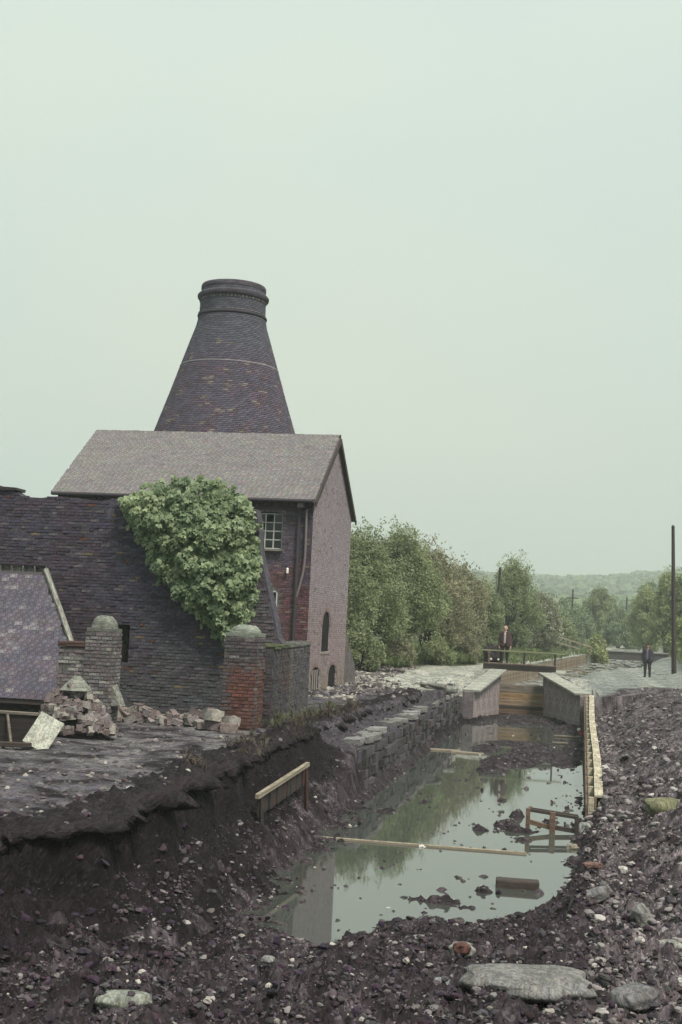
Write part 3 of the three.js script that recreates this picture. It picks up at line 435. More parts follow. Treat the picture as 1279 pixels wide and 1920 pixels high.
{ // tiled outbuilding at the left edge
  const B = [-13.2, -0.1, -26.2], t = thing('outbuilding', 'low outbuilding with steep hipped roof of mottled tiles in front of the tall wall', 'outbuilding', B), bs = V(...B);
  // roof corners, local: eave front at y .5 z .75, ridge at y 3.2, hip falling to the right front corner
  const ey = 0.5, ry = 3.22, zf = 0.75, zr = -1.05, xr = 1.28, xc = 3.28, xl = -3;
  const pv = [xl, ey, zf, xc, ey, zf, xr, ry, zr, xl, ry, zr, xr, ey, zr, xl, ey, zr]; const g = new THREE.BufferGeometry(); g.setAttribute('position', new THREE.Float32BufferAttribute(pv, 3)); g.setIndex([0, 1, 2, 0, 2, 3, 1, 4, 2, 3, 2, 4, 3, 4, 5, 0, 3, 5, 0, 5, 4, 0, 4, 1]); const gg = g.toNonIndexed(); gg.computeVertexNormals(); gg.setAttribute('uv', new THREE.Float32BufferAttribute(new Float32Array(48), 2));
  const roof = part(t, 'roof', gg, M(0.06, 0.055, 0.065, 0.95));
  const sl = Math.hypot(ry - ey, zf - zr), Vv = V(0, (ry - ey) / sl, (zr - zf) / sl), N = V(0, (zf - zr) / sl, (ry - ey) / sl), geo = [0, 1].map(i => jitter(box(1, 1, 1), 0.03, i * 3.7));
  courses(roof, bs, { O: V(xl, ey, zf), U: V(1, 0, 0), Vv, N, w: xc - xl, h: sl - 0.03, bw: 0.18, bh: 0.105, joint: 0.007, depth: 0.022, proud: 0.034, wob: 0.006, tilt: 0.17, headers: 0, geos: geo, name: 'roof_tile', stuffName: 'roof_tiles', seed: 71, singles: 300,
    inside: (u, v) => u + xl < mix(xc, xr, v / sl) - 0.05, color: (u, v, r, q) => { const f = fbm(u * 1.1, v * 1.5, 3); return tone(q > 0.93 ? [0.29, 0.28, 0.31] : mixc([0.155, 0.148, 0.2], [0.19, 0.17, 0.21], ss(-.2, .4, f)), r, 0.17); } });
  part(t, 'hip_mortar', taper([V(xr, ry + 0.05, zr + .02), V(mix(xr, xc, .33), mix(ry, ey, .33) + .05, mix(zr, zf, .33)), V(mix(xr, xc, .66), mix(ry, ey, .66) + .05, mix(zr, zf, .66)), V(xc, ey + 0.05, zf)], 0.07, 0.06, 7, 14), stoneM(0.36, 0.37, 0.33));
  for (let i = 0; i < 15; i++) part(t, 'ridge_tile', jitter(new THREE.CylinderGeometry(0.11, 0.12, 0.26, 8, 1, false, 0, Math.PI).rotateZ(Math.PI / 2).rotateX(-Math.PI / 2), 0.01, i), stoneM(...tone([0.32, 0.32, 0.31], R0(), 0.3)), [xr - 0.14 - i * 0.28, ry + 0.02, zr]);
  const wl = part(t, 'wall', box(xc - xl - 0.5, 0.8, 0.5, (xc + xl) / 2, 0.1, 0.15), mortarDark);
  courses(wl, bs, { O: V(xl + 0.25, -0.3, 0.4), U: V(1, 0, 0), N: V(0, 0, 1), w: xc - xl - 0.5, h: 0.8, seed: 73, color: (u, v, r, q) => tone([0.09, 0.07, 0.075], r, .4) });
  part(t, 'eaves_board', box(xc - xl, 0.09, 0.03, (xc + xl) / 2, ey - 0.06, zf - 0.02), W.wet);
}

// ---------------------------------------------------------------- lock chamber, gate and footbridge
function wing(name, label, A, Z, hA, hZ, seed, out) { // from the gate (A, top hA) to the near end (Z, top hZ)
  const U = Z.clone().sub(A).setY(0), len = U.length(); U.normalize(); const N = out > 0 ? V(-U.z, 0, U.x) : V(U.z, 0, -U.x);
  const B = [A.x, -1.9, A.z], t = thing(name, label, 'wall', B), core = part(t, 'core', extrude([[0, 0], [len, 0], [len, hZ + 1.9], [0, hA + 1.9]], 0.45), mortarPale);
  const s = out > 0 ? 1 : -1; core.rotation.y = Math.atan2(-U.z, U.x); if (s > 0) core.position.addScaledVector(N, -0.45); // local z is the canal side for out > 0
  const f = out > 0 ? 0.45 : 0;
  courses(core, V(...B), { O: V(0, 0, f), U: V(1, 0, 0), N: V(0, 0, s), w: len, h: 2.4, seed, singles: 200, inside: (u, v) => v < mix(hA, hZ, u / len) + 1.86, color: (u, v, r, q) => tone(mixc([0.27, 0.24, 0.275], [0.32, 0.28, 0.3], q), r, 0.2) });
  courses(core, V(...B), { O: V(len, 0, 0), U: V(0, 0, 1), N: V(1, 0, 0), w: 0.45, h: hZ + 1.88, seed: seed + 1, singles: 60, color: (u, v, r, q) => tone([0.27, 0.24, 0.27], r, 0.2) });
  const n = 8; for (let i = 0; i < n; i++) { const a = (i + 0.5) / n, k = part(core, 'coping_stone', rbox(len / n - 0.01, 0.1, 0.75, 0.02), stoneM(...tone([0.46, 0.48, 0.43], R0(), .12)), [a * len, mix(hA, hZ, a) + 1.93, 0.225 - s * 0.1]); k.rotation.z = Math.atan2(hZ - hA, len); }
  return t;
}
wing('wing_wall', 'brick wing wall joining the rough stone canal side to the stop gate', V(-3.92, 0, -59.0), V(-4.72, 0, -54.0), 0.4, -0.36, 81, 1);
wing('wing_wall', 'brick wing wall with pale coping joining stop gate to timber revetment', V(-1.16, 0, -59.0), V(0.5, 0, -54.0), 0.36, -0.24, 84, -1);
for (const [x, lb, w] of [[-4.15, 'straight brick lock side under the dark bundles end of the footbridge', 0.5], [-0.92, 'straight brick lock side under the towpath end of the footbridge', 0.5]]) {
  const t = thing('lock_wall', lb, 'wall', [x, -1.9, -61]); const s = x < -2 ? 1 : -1, c = part(t, 'core', box(0.44, 2.25, 4, 0, 1.125, 0), mortarPale);
  courses(c, V(x, -1.9, -61), { O: V(s * 0.22, 0, s > 0 ? 2 : -2), U: V(0, 0, -s), N: V(s, 0, 0), w: 4, h: 2.25, seed: 88 + s, singles: 0, color: (u, v, r, q) => tone([0.2, 0.18, 0.19], r, 0.25) });
  part(t, 'coping_stone', rbox(0.62, 0.1, 4, 0.02, 0, 2.29, 0), stoneM(0.44, 0.46, 0.41));
}
{
  const t = thing('stop_gate', 'wooden stop gate of stacked planks closing the canal between brick walls', 'gate', [-2.55, -1.7, -58.75]);
  const pl = [[0.0, 0.2, 'wet'], [0.2, 0.22, 'brown'], [0.42, 0.16, 'wet'], [0.58, 0.27, 'tan'], [0.85, 0.31, 'ochre'], [1.16, 0.38, 'grey']];
  for (const [y, h, m] of pl) part(t, 'plank', rbox(2.64, h - 0.018, 0.09, 0.008, 0, y + h / 2, 0.02 * n2(y * 9, 1)), W[m]);
  for (const s of [-1, 1]) part(t, 'gate_post', rbox(0.16, s < 0 ? 2.1 : 1.4, 0.2, 0.01, s * 1.36, s < 0 ? 1.05 : 0.7, -0.06), W.dark);
}
{
  const t = thing('footbridge', 'narrow timber footbridge with dark beam and pale handrail above the stop gate', 'footbridge', [-2.7, 0.42, -60]);
  const sag = 0.0; part(t, 'beam', rbox(3.3, 0.27, 0.22, 0.02, 0, 0.14, 0.42), W.dark); part(t, 'beam', rbox(3.3, 0.25, 0.2, 0.02, 0, 0.13, -0.5), W.dark);
  for (let i = 0; i < 15; i++) part(t, 'deck_plank', rbox(0.205, 0.05, 1.1, 0.008, -1.55 + i * 0.22, 0.29 + 0.004 * n2(i, 2), -0.05), i % 3 ? W.grey : W.brown);
  for (const [x, m] of [[-1.4, 'brown'], [0.2, 'dark'], [1.6, 'dark']]) part(t, 'rail_post', rbox(0.08, 0.72, 0.08, 0.01, x, 0.55, 0.36), W[m]);
  part(t, 'handrail', beam(V(-1.75, 0.88, 0.36), V(2.05, 0.86, 0.36), 0.09, 0.065), W.mossy);
}
for (const [x, s, lb] of [[-4.12, 1, 'larger black canvas bag slumped on the footbridge end by the handrail'], [-3.78, 0.82, 'smaller black canvas bag on the footbridge nearer the man']]) {
  const g = new THREE.IcosahedronGeometry(0.3, 3), p = g.attributes.position; for (let i = 0; i < p.count; i++) { const a = V().fromBufferAttribute(p, i), k = 1 + 0.22 * n3(a.x * 5 + s * 9, a.y * 5, a.z * 5); p.setXYZ(i, a.x * 0.72 * k, Math.max(-0.22, a.y * 1.15 * k), a.z * 0.7 * k); } g.computeVertexNormals();
  const t = thing('canvas_bag', lb, 'bag', [x, 0.98, -60.25], 'bags on the footbridge'); const b = part(t, 'bag_body', g, M(0.018, 0.014, 0.02, 0.8)); b.scale.set(s, s * 1.25, s); t.scale.setScalar(1.3); t.position.y = 1.03;
  part(t, 'strap', new THREE.TorusGeometry(0.1 * s, 0.014, 5, 14, Math.PI).translate(0, 0.36 * s, 0), M(0.03, 0.025, 0.03)); part(t, 'bag_tag', new THREE.SphereGeometry(0.05 * s, 8, 6).scale(1, 1, 0.5).translate(0.06, -0.12, 0.21 * s), M(0.6, 0.6, 0.58));
}
{ // timber revetment along the right of the canal
  const z0 = -28.4, z1 = -53.6, t = thing('timber_revetment', 'long timber revetment with pale cap rail and studs along the spoil bank', 'revetment', [0.3, -1.75, z0]);
  const topY = z => mix(-1.12, -0.2, (z - z0) / (z1 - z0)), n = 7, len = z0 - z1;
  for (let i = 0; i < n; i++) { const a = z0 - i / n * len, b = z0 - (i + 1) / n * len + 0.015, P = (x, y, z) => V(x - 0.3, y + 1.75, z - z0), wv = 0.03 * Math.sin(i * 1.1);
    part(t, 'cap_rail', beam(P(0.5 + wv, topY(a), a), P(0.5 + 0.03 * Math.sin((i + 1) * 1.1), topY(b), b), 0.19, 0.05), W.cap);
    for (let k = 0; k < 4; k++) part(t, 'back_board', beam(P(0.44, topY(a) - 0.14 - k * 0.23, a), P(0.44, topY(b) - 0.14 - k * 0.23, b), 0.03, 0.22), k % 2 ? W.brown : W.tan);
    part(t, 'face_board', beam(P(0.25, topY(a) - 0.34, a), P(0.25, topY(b) - 0.34, b), 0.04, 0.26), W.brown); part(t, 'face_board', beam(P(0.245, topY(a) - 0.61, a), P(0.245, topY(b) - 0.61, b), 0.04, 0.26), W.brown); }
  for (let i = 0; i <= 17; i++) { const z = z0 - 0.06 - i / 17 * (len - 0.12), h = topY(z) + 1.75; part(t, 'stud', rbox(0.13, h - 0.01, 0.1, 0.008, 0.045, (h - 0.05) / 2, z - z0), W.cap); }
}
{ // old stone canal side: coping and rough courses, each block a piece
  const B = [-4.9, -1.75, -29], t = thing('stone_canal_side', 'rough old stone canal side with pale coping along the muddy ledge', 'wall', B), r = rng(91), gs = [0, 1, 2].map(i => jitter(new THREE.BoxGeometry(1, 1, 1, 2, 2, 2), 0.06, i * 7));
  part(t, 'core', box(0.3, 1.2, 24.6, -0.12, 0.6, -12.4), mortarDark);
  const cm = Array.from({ length: 6 }, (_, i) => stoneM(...tone([0.085, 0.076, 0.09], i / 5, 0.45))), cp = Array.from({ length: 4 }, (_, i) => stoneM(...tone([0.3, 0.3, 0.3], i / 3, 0.3)));
  for (let c = 0; c < 5; c++) for (let z = -0.2 - 0.1 * c; z > -24.6;) { const l = 0.34 + 0.36 * r(); if (!(n2(z * 0.8, c) > 0.5 + 0.06 * (2 - c))) { const k = part(t, 'stone', gs[c % 3], cm[Math.floor(r() * 6)], [0.01 + 0.1 * r() - c * 0.012, 0.14 + c * 0.235 + 0.03 * (r() - .5), z - l / 2]); k.scale.set(0.22, 0.17 + 0.07 * r(), l - 0.03); k.rotation.set(0.12 * (r() - .5), 0.2 * (r() - .5), 0.12 * (r() - .5)); } z -= l; }
  for (let z = -0.4; z > -24.5;) { const l = 0.5 + 0.5 * r(); if (!(n2(z * 0.35, 33) > 0.45)) { const k = part(t, 'coping_stone', gs[Math.floor(r() * 3)], cp[Math.floor(r() * 4)], [-0.16 + 0.14 * (r() - .5), 1.32 + 0.06 * r(), z - l / 2]); k.scale.set(0.36 + 0.14 * r(), 0.12 + 0.05 * r(), l - 0.03); k.rotation.set(0.08 * (r() - .5), 0.22 * (r() - .5), 0.12 * (r() - .5)); } z -= l; }
}
{ // remains of boarding with a pale rail on the left bank
  const t = thing('bank_boarding', 'short run of rusty boards under a pale rail on the dark bank', 'boarding', [-5.08, -1.0, -22.6]);
  const rusty = wood(0.06, 0.025, 0.022); part(t, 'rail', beam(V(-0.02, 0.44, 1.95), V(0.0, 0.58, -1.9), 0.075, 0.085), W.pale);
  for (let i = 0; i < 14; i++) { const z = 1.7 - i * 0.26; part(t, 'board', rbox(0.035, 0.36, 0.22, 0.006, -0.04 + 0.02 * n2(i, 4), 0.26 + (1.9 - z) / 3.8 * 0.12, z), [W.dark, rusty, W.dark][i % 3]); }
  part(t, 'stake', beam(V(0.05, -0.25, 1.8), V(0.0, 0.42, 1.75), 0.06, 0.06), W.dark); part(t, 'stake', beam(V(0.06, -0.25, -1.7), V(0, 0.55, -1.75), 0.06, 0.06), rusty);
}
{
  const P = [], I = [], UVs = [], n = 620, m = 10, r = rng(93);
  for (let i = 0; i <= n; i++) { const z = -9.5 - i / n * 35, b = bankX(z), o = Math.max(0.02, (z > -20 ? 0.2 : 0.06) + 0.2 * n2(z * 0.7, 8) + 0.12 * n2(z * 2.3, 2) + 0.06 * n2(z * 7, 4)), f = ss(-44.5, -42, z) * mix(0.55, 1, ss(-24, -19, z));
    for (let j = 0; j <= m; j++) { const t = j / m, top = j <= 6, q = top ? j / 6 : 1 - (j - 6) / 4, x = b - 0.6 + (0.6 + o * f) * q, y = (top ? 0.035 - 0.2 * q ** 3 : -0.085 - 0.2 * (1 - q) - 0.06) + 0.06 * n2(x * 3.3, z * 3.3) + 0.035 * n2(x * 10, z * 10) + (top ? H(Math.min(x, b - 0.42), z) : 0); P.push(x, y - (q < 0.05 ? 0.1 : 0), z); UVs.push(x * .5 + t, z * .5); } }
  for (let i = 0; i < n; i++) for (let j = 0; j < m; j++) { const a = i * (m + 1) + j, b = a + 1, c = a + m + 1, d = c + 1; I.push(a, b, c, b, d, c); }
  const g = new THREE.BufferGeometry(); g.setAttribute('position', new THREE.Float32BufferAttribute(P, 3)); g.setAttribute('uv', new THREE.Float32BufferAttribute(UVs, 2)); g.setIndex(I); g.computeVertexNormals();
  structure('bank_lip', g, MP(0.035, 0.029, 0.035, 0.95, { map: grainT, bumpMap: grainB, bumpScale: 0.04, side: THREE.DoubleSide }));
}
// ---------------------------------------------------------------- timbers lying in the canal
solo('floating_plank', 'long pale plank floating right across the near pool', 'plank', beam(V(-1.84, 0, 0.05), V(1.84, 0.0, -0.05), 0.09, 0.05), W.pale, [-2.65, WATER + 0.01, -23.35]);
{ const t = thing('wooden_trestle', 'wet wooden trestle with two openings standing in the water by the spoil bank', 'trestle', [-0.42, -1.62, -26.1], undefined, -0.12), p = (n, a, b, w, h, m = W.wet) => part(t, n, beam(a, b, w, h), m);
  p('post', V(-0.48, -0.2, 0.06), V(-0.48, 0.46, 0.06), 0.08, 0.08, W.brown); p('post', V(0, -0.2, 0.02), V(0.0, 0.42, 0.02), 0.11, 0.09, W.brown); p('post', V(0.47, -0.2, -0.02), V(0.47, 0.38, -0.02), 0.08, 0.08);
  p('rail', V(-0.5, 0.42, 0.0), V(0.5, 0.34, -0.06), 0.07, 0.06); p('rail', V(-0.46, 0.19, 0.0), V(0.0, 0.1, -0.02), 0.06, 0.09, W.brown); p('rail', V(0, 0.12, -0.02), V(0.46, 0.08, -0.06), 0.06, 0.09); p('rail', V(-0.5, 0.4, -0.35), V(0.45, 0.33, -0.4), 0.06, 0.05); p('cross_piece', V(-0.48, 0.44, 0.06), V(-0.5, 0.42, -0.38), 0.05, 0.05, W.brown); }
solo('timber_baulk', 'dark squared timber baulk half sunk in the near pool', 'timber', jitter(new RoundedBoxGeometry(0.66, 0.2, 0.24, 3, 0.025), 0.006, 3), W.wet, [-0.83, -1.57, -20.35], undefined, 0.05);
[[-4.2, -41.0, 1.1, 0.1, 'pale plank lying in shallow water under the stone canal side'], [-3.35, -40.6, 1.0, -0.06, 'pale plank end lying on the mud island in mid canal']].forEach(([x, z, l, a, lb]) => solo('stray_plank', lb, 'plank', rbox(l, 0.05, 0.24, 0.01), W.pale, [x, WATER + 0.02, z], 'planks lying in the canal', a));
[[-0.35, -49.1, 1.0, 0.02, 'upper pale plank on the mud before the brick wing wall'], [-0.55, -46.1, 0.6, -0.03, 'lower short pale plank on the mud before the brick wing wall']].forEach(([x, z, l, a, lb]) => solo('stray_plank', lb, 'plank', rbox(l, 0.05, 0.2, 0.01), W.grey, [x, Math.max(WATER, H(x, z)) + 0.04, z], 'planks lying in the canal', a));
{ const t = thing('litter_can', 'small red and white can lying at the foot of the timber revetment', 'can', [0.12, -1.42, -49.5]); part(t, 'can_body', new THREE.CylinderGeometry(0.07, 0.07, 0.2, 12).rotateZ(0.5), M(0.4, 0.06, 0.07, 0.5)); part(t, 'can_lid', new THREE.CylinderGeometry(0.06, 0.072, 0.08, 12).translate(0, 0.14, 0).rotateZ(0.5), M(0.75, 0.72, 0.7, 0.5)); }

// ---------------------------------------------------------------- rubble, board and trough in the yard
const rockGeos = Array.from({ length: 6 }, (_, k) => { const g = new THREE.IcosahedronGeometry(1, 1), p = g.attributes.position; for (let i = 0; i < p.count; i++) { const a = V().fromBufferAttribute(p, i), f = 1 + 0.32 * n3(a.x * 1.4 + k * 7, a.y * 1.4, a.z * 1.4) + 0.12 * n3(a.x * 4, a.y * 4 + k, a.z * 4); p.setXYZ(i, a.x * f, a.y * f * 0.72, a.z * f * 0.85); } g.computeVertexNormals(); return g; });
const chunkGeos = [0, 1, 2, 3].map(i => jitter(new THREE.BoxGeometry(1, 1, 1, 2, 2, 2), 0.12, i * 4.1));
const chunkMats = [[0.46, 0.44, 0.42], [0.34, 0.28, 0.28], [0.38, 0.34, 0.35], [0.24, 0.19, 0.2], [0.55, 0.53, 0.48], [0.32, 0.26, 0.25]].map(c => stoneM(...c));
{ // the big heap: blocks stacked into a rough cone with a coping stone on top
  const t = thing('rubble_heap', 'heap of salvaged stone blocks crowned by a pointed coping stone', 'rubble', [-9.15, 0, -22.6]), r = rng(101), hm = (x, z) => Math.min(0.78 + 0.1 * n2(x * 4, z * 4), 1.15 * Math.max(0, 1 - Math.hypot(x / 0.84, z / 0.62)) * (1 + 0.25 * n2(x * 3 + 1, z * 3)));
  part(t, 'core', new THREE.ConeGeometry(0.62, 0.72, 9).scale(1.1, 1, 0.8).translate(0, 0.34, 0), M(0.05, 0.042, 0.046));
  for (let i = 0; i < 280; i++) { const a = r() * 6.283, q = Math.sqrt(r()), x = Math.cos(a) * q * 0.78, z = Math.sin(a) * q * 0.56, s = 0.075 + 0.075 * r(), k = part(t, 'block', chunkGeos[i % 4], chunkMats[Math.floor(r() * 6)], [x, hm(x, z) + 0.03, z]); k.scale.set(s * 1.25, s * (0.6 + 0.5 * r()), s); k.rotation.set((r() - .5) * 1.1, r() * 3, (r() - .5) * 1.1); }
  const cg = jitter(new THREE.CylinderGeometry(0.06, 0.3, 0.26, 6, 2), 0.02, 5); part(t, 'coping_stone', cg, stoneM(0.33, 0.35, 0.31), [0.02, 0.98, 0.02]);
}
{
  const t = thing('rubble_row', 'row of tumbled bricks and stones along the foot of the tall wall', 'rubble', [-8.5, 0, -26.2]), r = rng(103);
  for (let i = 0; i < 110; i++) { const x = mix(-1.2, 1.0, r()), hgt = 0.34 * (0.6 + 0.4 * n2(x * 3, 1)), y = r() * hgt, z = (r() - 0.5) * 0.3 + (0.25 - y) * 0.6, s = 0.09 + 0.1 * r(), k = part(t, 'block', chunkGeos[i % 4], chunkMats[Math.floor(r() * 6)], [x, y + 0.04, z]); k.scale.set(s * 1.5, s * 0.8, s); k.rotation.set((r() - .5) * .8, (r() - .5) * 2, (r() - .5) * .8); }
}
{
  const t = thing('stone_blocks', 'pair of rough pale stone blocks stacked before the red-patched pillar', 'stone', [-7.1, 0, -25.7]), r = rng(104);
  for (const [x, y, s, k] of [[-0.24, 0.3, 0.34, 4], [0.12, 0.2, 0.3, 0], [-0.22, 0.1, 0.3, 3], [0.1, 0.06, 0.34, 5], [-0.5, 0.07, 0.2, 1]]) { const b = part(t, 'block', chunkGeos[k % 4], chunkMats[k], [x, y, 0.02 * k]); b.scale.set(s, s * 0.62, s * 0.8); b.rotation.y = r(); }
}
{ const g = rbox(0.44, 0.62, 0.03, 0.008), o = new THREE.Object3D(); o.rotation.set(-0.62, 0.25, -0.5, 'ZYX'); o.updateMatrix(); g.applyMatrix4(o.matrix);
  solo('white_board', 'clean white board propped against the end of the dark trough', 'board', jitter(g, 0.001, 1), M(0.52, 0.55, 0.48, 0.7, { map: grainT }), [-8.86, 0.24, -20.6]); }
{ const t = thing('dark_trough', 'dark timber trough with pale top edge beside the white board', 'trough', [-10.0, 0, -21.0]);
  part(t, 'side_panel', box(1.9, 0.5, 0.05, 0, 0.25, 0.3), W.dark); part(t, 'side_panel', box(1.9, 0.5, 0.05, 0, 0.25, -0.35), W.dark); part(t, 'end_panel', box(0.05, 0.5, 0.6, 0.93, 0.25, -0.02), W.dark); part(t, 'end_panel', box(0.05, 0.5, 0.6, -0.93, 0.25, -0.02), W.dark);
  part(t, 'top_edge', rbox(1.98, 0.05, 0.12, 0.01, 0, 0.53, 0.3), W.grey); part(t, 'base_panel', box(1.85, 0.04, 0.58, 0, 0.06, -0.02), W.dark); part(t, 'strut', beam(V(0.45, 0.5, 0.36), V(0.62, 0.0, 0.5), 0.04, 0.04), W.grey); }
solo('timber_offcut', 'weathered timber lying on the soil before the dark trough', 'timber', rbox(1.2, 0.08, 0.12, 0.015), W.wet, [-9.55, 0.04, -20.25], undefined, 0.25);

// ---------------------------------------------------------------- single large stones
function rock(x, z, w, h, d, c, label, k = 0, turn = 0, tilt = 0, name = 'boulder') {
  const g = new THREE.IcosahedronGeometry(1, 4), p = g.attributes.position; // facetted slab
  for (let i = 0; i < p.count; i++) { const a = V().fromBufferAttribute(p, i), f = 1 + (name === 'stone_slab' ? 0.13 : 0.26) * n3(a.x * 1.2 + k * 5, a.y * 1.2, a.z * 1.2) + 0.07 * n3(a.x * 4 + k, a.y * 4, a.z * 4) + 0.03 * n3(a.x * 11, a.y * 11, a.z * 11 + k), sq = v => Math.sign(v) * Math.pow(Math.abs(v), 0.72); p.setXYZ(i, sq(a.x) * f * w / 2, sq(a.y) * (0.85 + 0.15 * f) * h / 2, sq(a.z) * f * d / 2); }
  const gg = mergeVertices(g.deleteAttribute('normal').deleteAttribute('uv')); const pp = gg.attributes.position, uv = new Float32Array(pp.count * 2); for (let i = 0; i < pp.count; i++) { uv[i * 2] = pp.getX(i) * 1.3; uv[i * 2 + 1] = pp.getZ(i) * 1.3 + pp.getY(i); } gg.setAttribute('uv', new THREE.BufferAttribute(uv, 2)); gg.computeVertexNormals();
  const o = solo(name, label, 'stone', gg, stoneM(...c), [x, H(x, z) + h * 0.3 + (name === 'stone_slab' ? 0.05 : 0), z], 'large stones', turn); o.rotation.z = tilt; return o;
}
const pale = [0.3, 0.31, 0.29], greyS = [0.2, 0.2, 0.21], warm = [0.2, 0.165, 0.16];
rock(-0.4, -13.15, 1.3, 0.24, 0.9, [0.235, 0.235, 0.235], 'largest flat grey slab lying in the near mud', 1, 0.1, 0.02, 'stone_slab');
rock(-3.9, -11.25, 0.46, 0.14, 0.34, [0.3, 0.33, 0.29], 'square pale slab half cut off by the dark mud foreground', 2, 0.2, 0, 'stone_slab');
rock(0.62, -12.9, 0.42, 0.18, 0.4, greyS, 'grey slab beside the largest flat slab, towards the spoil bank', 3, 0.6, 0.15, 'stone_slab');
rock(-1.2, -14.8, 0.28, 0.16, 0.2, pale, 'rounded pale stone on the mud behind the largest slab', 4);
rock(-1.82, -13.7, 0.17, 0.1, 0.14, pale, 'small pale stone on the mud left of the largest slab', 5);
rock(-1.25, -13.2, 0.16, 0.14, 0.14, [0.3, 0.33, 0.33], 'bluish pale stone touching the left tip of the largest slab', 6);
rock(-1.15, -14.25, 0.18, 0.14, 0.15, [0.13, 0.055, 0.045], 'dark red brick lump on the mud behind the largest slab', 7);
rock(-1.75, -15.9, 0.3, 0.08, 0.14, pale, 'flat pale stone at the near edge of the pool', 8, 0.4);
rock(0.28, -17.7, 0.5, 0.2, 0.16, greyS, 'long grey stone lying on the spoil bank above the baulk', 9, 0.55, 0.25);
rock(0.85, -16.3, 0.2, 0.3, 0.16, pale, 'upright pale stone on the spoil bank', 10, 0.4, 0.5);
rock(0.72, -19.6, 0.14, 0.12, 0.12, [0.62, 0.62, 0.58], 'bright white stone on the dark spoil bank', 11);
rock(1.62, -24.6, 0.7, 0.36, 0.5, [0.21, 0.22, 0.13], 'mossy yellow-green boulder on the spoil bank', 12, 0.3);
rock(1.12, -15.5, 0.3, 0.22, 0.25, pale, 'pale grey stone at the foot of the spoil bank near the frame edge', 13);
rock(0.3, -20.0, 0.3, 0.1, 0.14, [0.2, 0.12, 0.1], 'reddish flat stone above the sunken baulk', 14, 0.3);
rock(-0.02, -24.4, 0.22, 0.14, 0.2, [0.34, 0.31, 0.24], 'buff stone beside the wet wooden trestle', 15);
rock(0.2, -26.2, 0.26, 0.3, 0.2, [0.36, 0.4, 0.38], 'square pale block at the near end of the timber revetment', 16);
rock(-3.1, -13.4, 0.14, 0.08, 0.12, pale, 'small pale stone on the stony slope left of the pool', 17);
rock(-3.35, -16.4, 0.2, 0.1, 0.15, pale, 'pale stone at the waterline in the reflection of the building', 18);
rock(-4.3, -13.8, 0.16, 0.12, 0.12, pale, 'pale stone at the foot of the black bank', 19);
rock(-7.0, -38.6, 0.7, 0.1, 0.2, [0.42, 0.4, 0.36], 'pale flat stone on the soil before the gable wall', 20, 0.6, 0.1);
rock(-4.95, -49.5, 0.9, 0.3, 0.7, [0.3, 0.33, 0.3], 'pale broken coping block at the far end of the stone canal side', 21, 0.2);
rock(-5.2, -47.0, 0.9, 0.24, 0.7, [0.2, 0.2, 0.19], 'grey broken coping block on the ledge by the pale path', 22, 0.5);

// ---------------------------------------------------------------- loose gravel, clods, rubble spreads
function scatter(name, label, category, n, seed, place, geos, mat, colorOf, size) {
  const r = rng(seed), per = geos.map(() => []), ob = new THREE.Object3D();
  for (let i = 0, tries = 0; i < n && tries < n * 12; tries++) { const q = place(r); if (!q) continue; const [x, z] = q, s = size(r, x, z), y = H(x, z);
    ob.position.set(x, (name === 'pool_stones' ? WATER - s * 0.1 : y + s * 0.12), z); ob.rotation.set((r() - .5) * 0.9, r() * 6.28, (r() - .5) * 0.9); ob.scale.set(s * (0.7 + 0.7 * r()), s * (0.6 + 0.5 * r()), s * (0.7 + 0.6 * r())); ob.updateMatrix(); per[i % geos.length].push([ob.matrix.clone(), colorOf(r, x, z)]); i++; }
  per.forEach((l, gi) => { const im = new THREE.InstancedMesh(geos[gi], mat, l.length), c = new THREE.Color(); l.forEach(([m, k], i) => { im.setMatrixAt(i, m); im.setColorAt(i, c.setRGB(...k)); }); im.name = numbered(name); scene.add(im); tag(im, label, category, label, 'stuff'); });
}
const loose = MP(1, 1, 1, 0.9), looseWet = M(1, 1, 1, 0.62);
const nearZ = (r, a, b) => -1 / mix(1 / a, 1 / b, r()); // denser close up
const stoneCol = (r) => { const q = r(); return tone(q > 0.95 ? [0.32, 0.31, 0.29] : q > 0.75 ? [0.17, 0.16, 0.165] : q > 0.81 ? [0.12, 0.07, 0.06] : [0.068, 0.06, 0.07], r(), 0.4); };
scatter('gravel', 'loose stones strewn over the muddy canal bed and slope', 'gravel', 24000, 201, r => { const z = nearZ(r, 10.8, 58), x = mix(-5.3, 0.9, r()); const y = H(x, z); return y > WATER - 0.02 && y < -0.7 && fbm(x * 1.1, z * 1.1, 3) + 0.5 * r() > 0.16 ? [x, z] : null; }, rockGeos.slice(0, 3), loose, stoneCol, (r) => 0.006 + 0.04 * r() ** 6);
scatter('gravel', 'loose stones strewn over the spoil bank', 'gravel', 17000, 202, r => { const z = nearZ(r, 11.5, 58), x = mix(0.2, 5.4, r() ** 1.3); return H(x, z) > -1.5 && z > -53 - 2.2 * Math.max(0, x - .6) ? [x, z] : null; }, rockGeos.slice(2, 6), loose, r => { const q = r(); return tone(q > 0.88 ? [0.31, 0.3, 0.29] : q > 0.4 ? [0.19, 0.175, 0.18] : [0.068, 0.058, 0.064], r(), 0.4); }, (r, x, z) => 0.009 + (z < -24 ? 0.085 : 0.055) * r() ** 4.5);
scatter('soil_clods', 'dark clods of soil on banks and mud', 'soil', 9000, 203, r => { const z = nearZ(r, 10.6, 56), x = mix(-7, 2.4, r()); const y = H(x, z), b = bankX(z); if (y < WATER - 0.03) return null; const d = x - b; return (d > -0.8 && d < 0.8) || (y < -1.0 && r() < 0.85) || x > 0.2 && r() < 0.5 ? [x, z] : null; }, rockGeos.slice(0, 4), loose, (r) => tone([0.04, 0.03, 0.042], r(), 0.5), (r) => 0.01 + 0.05 * r() ** 5);
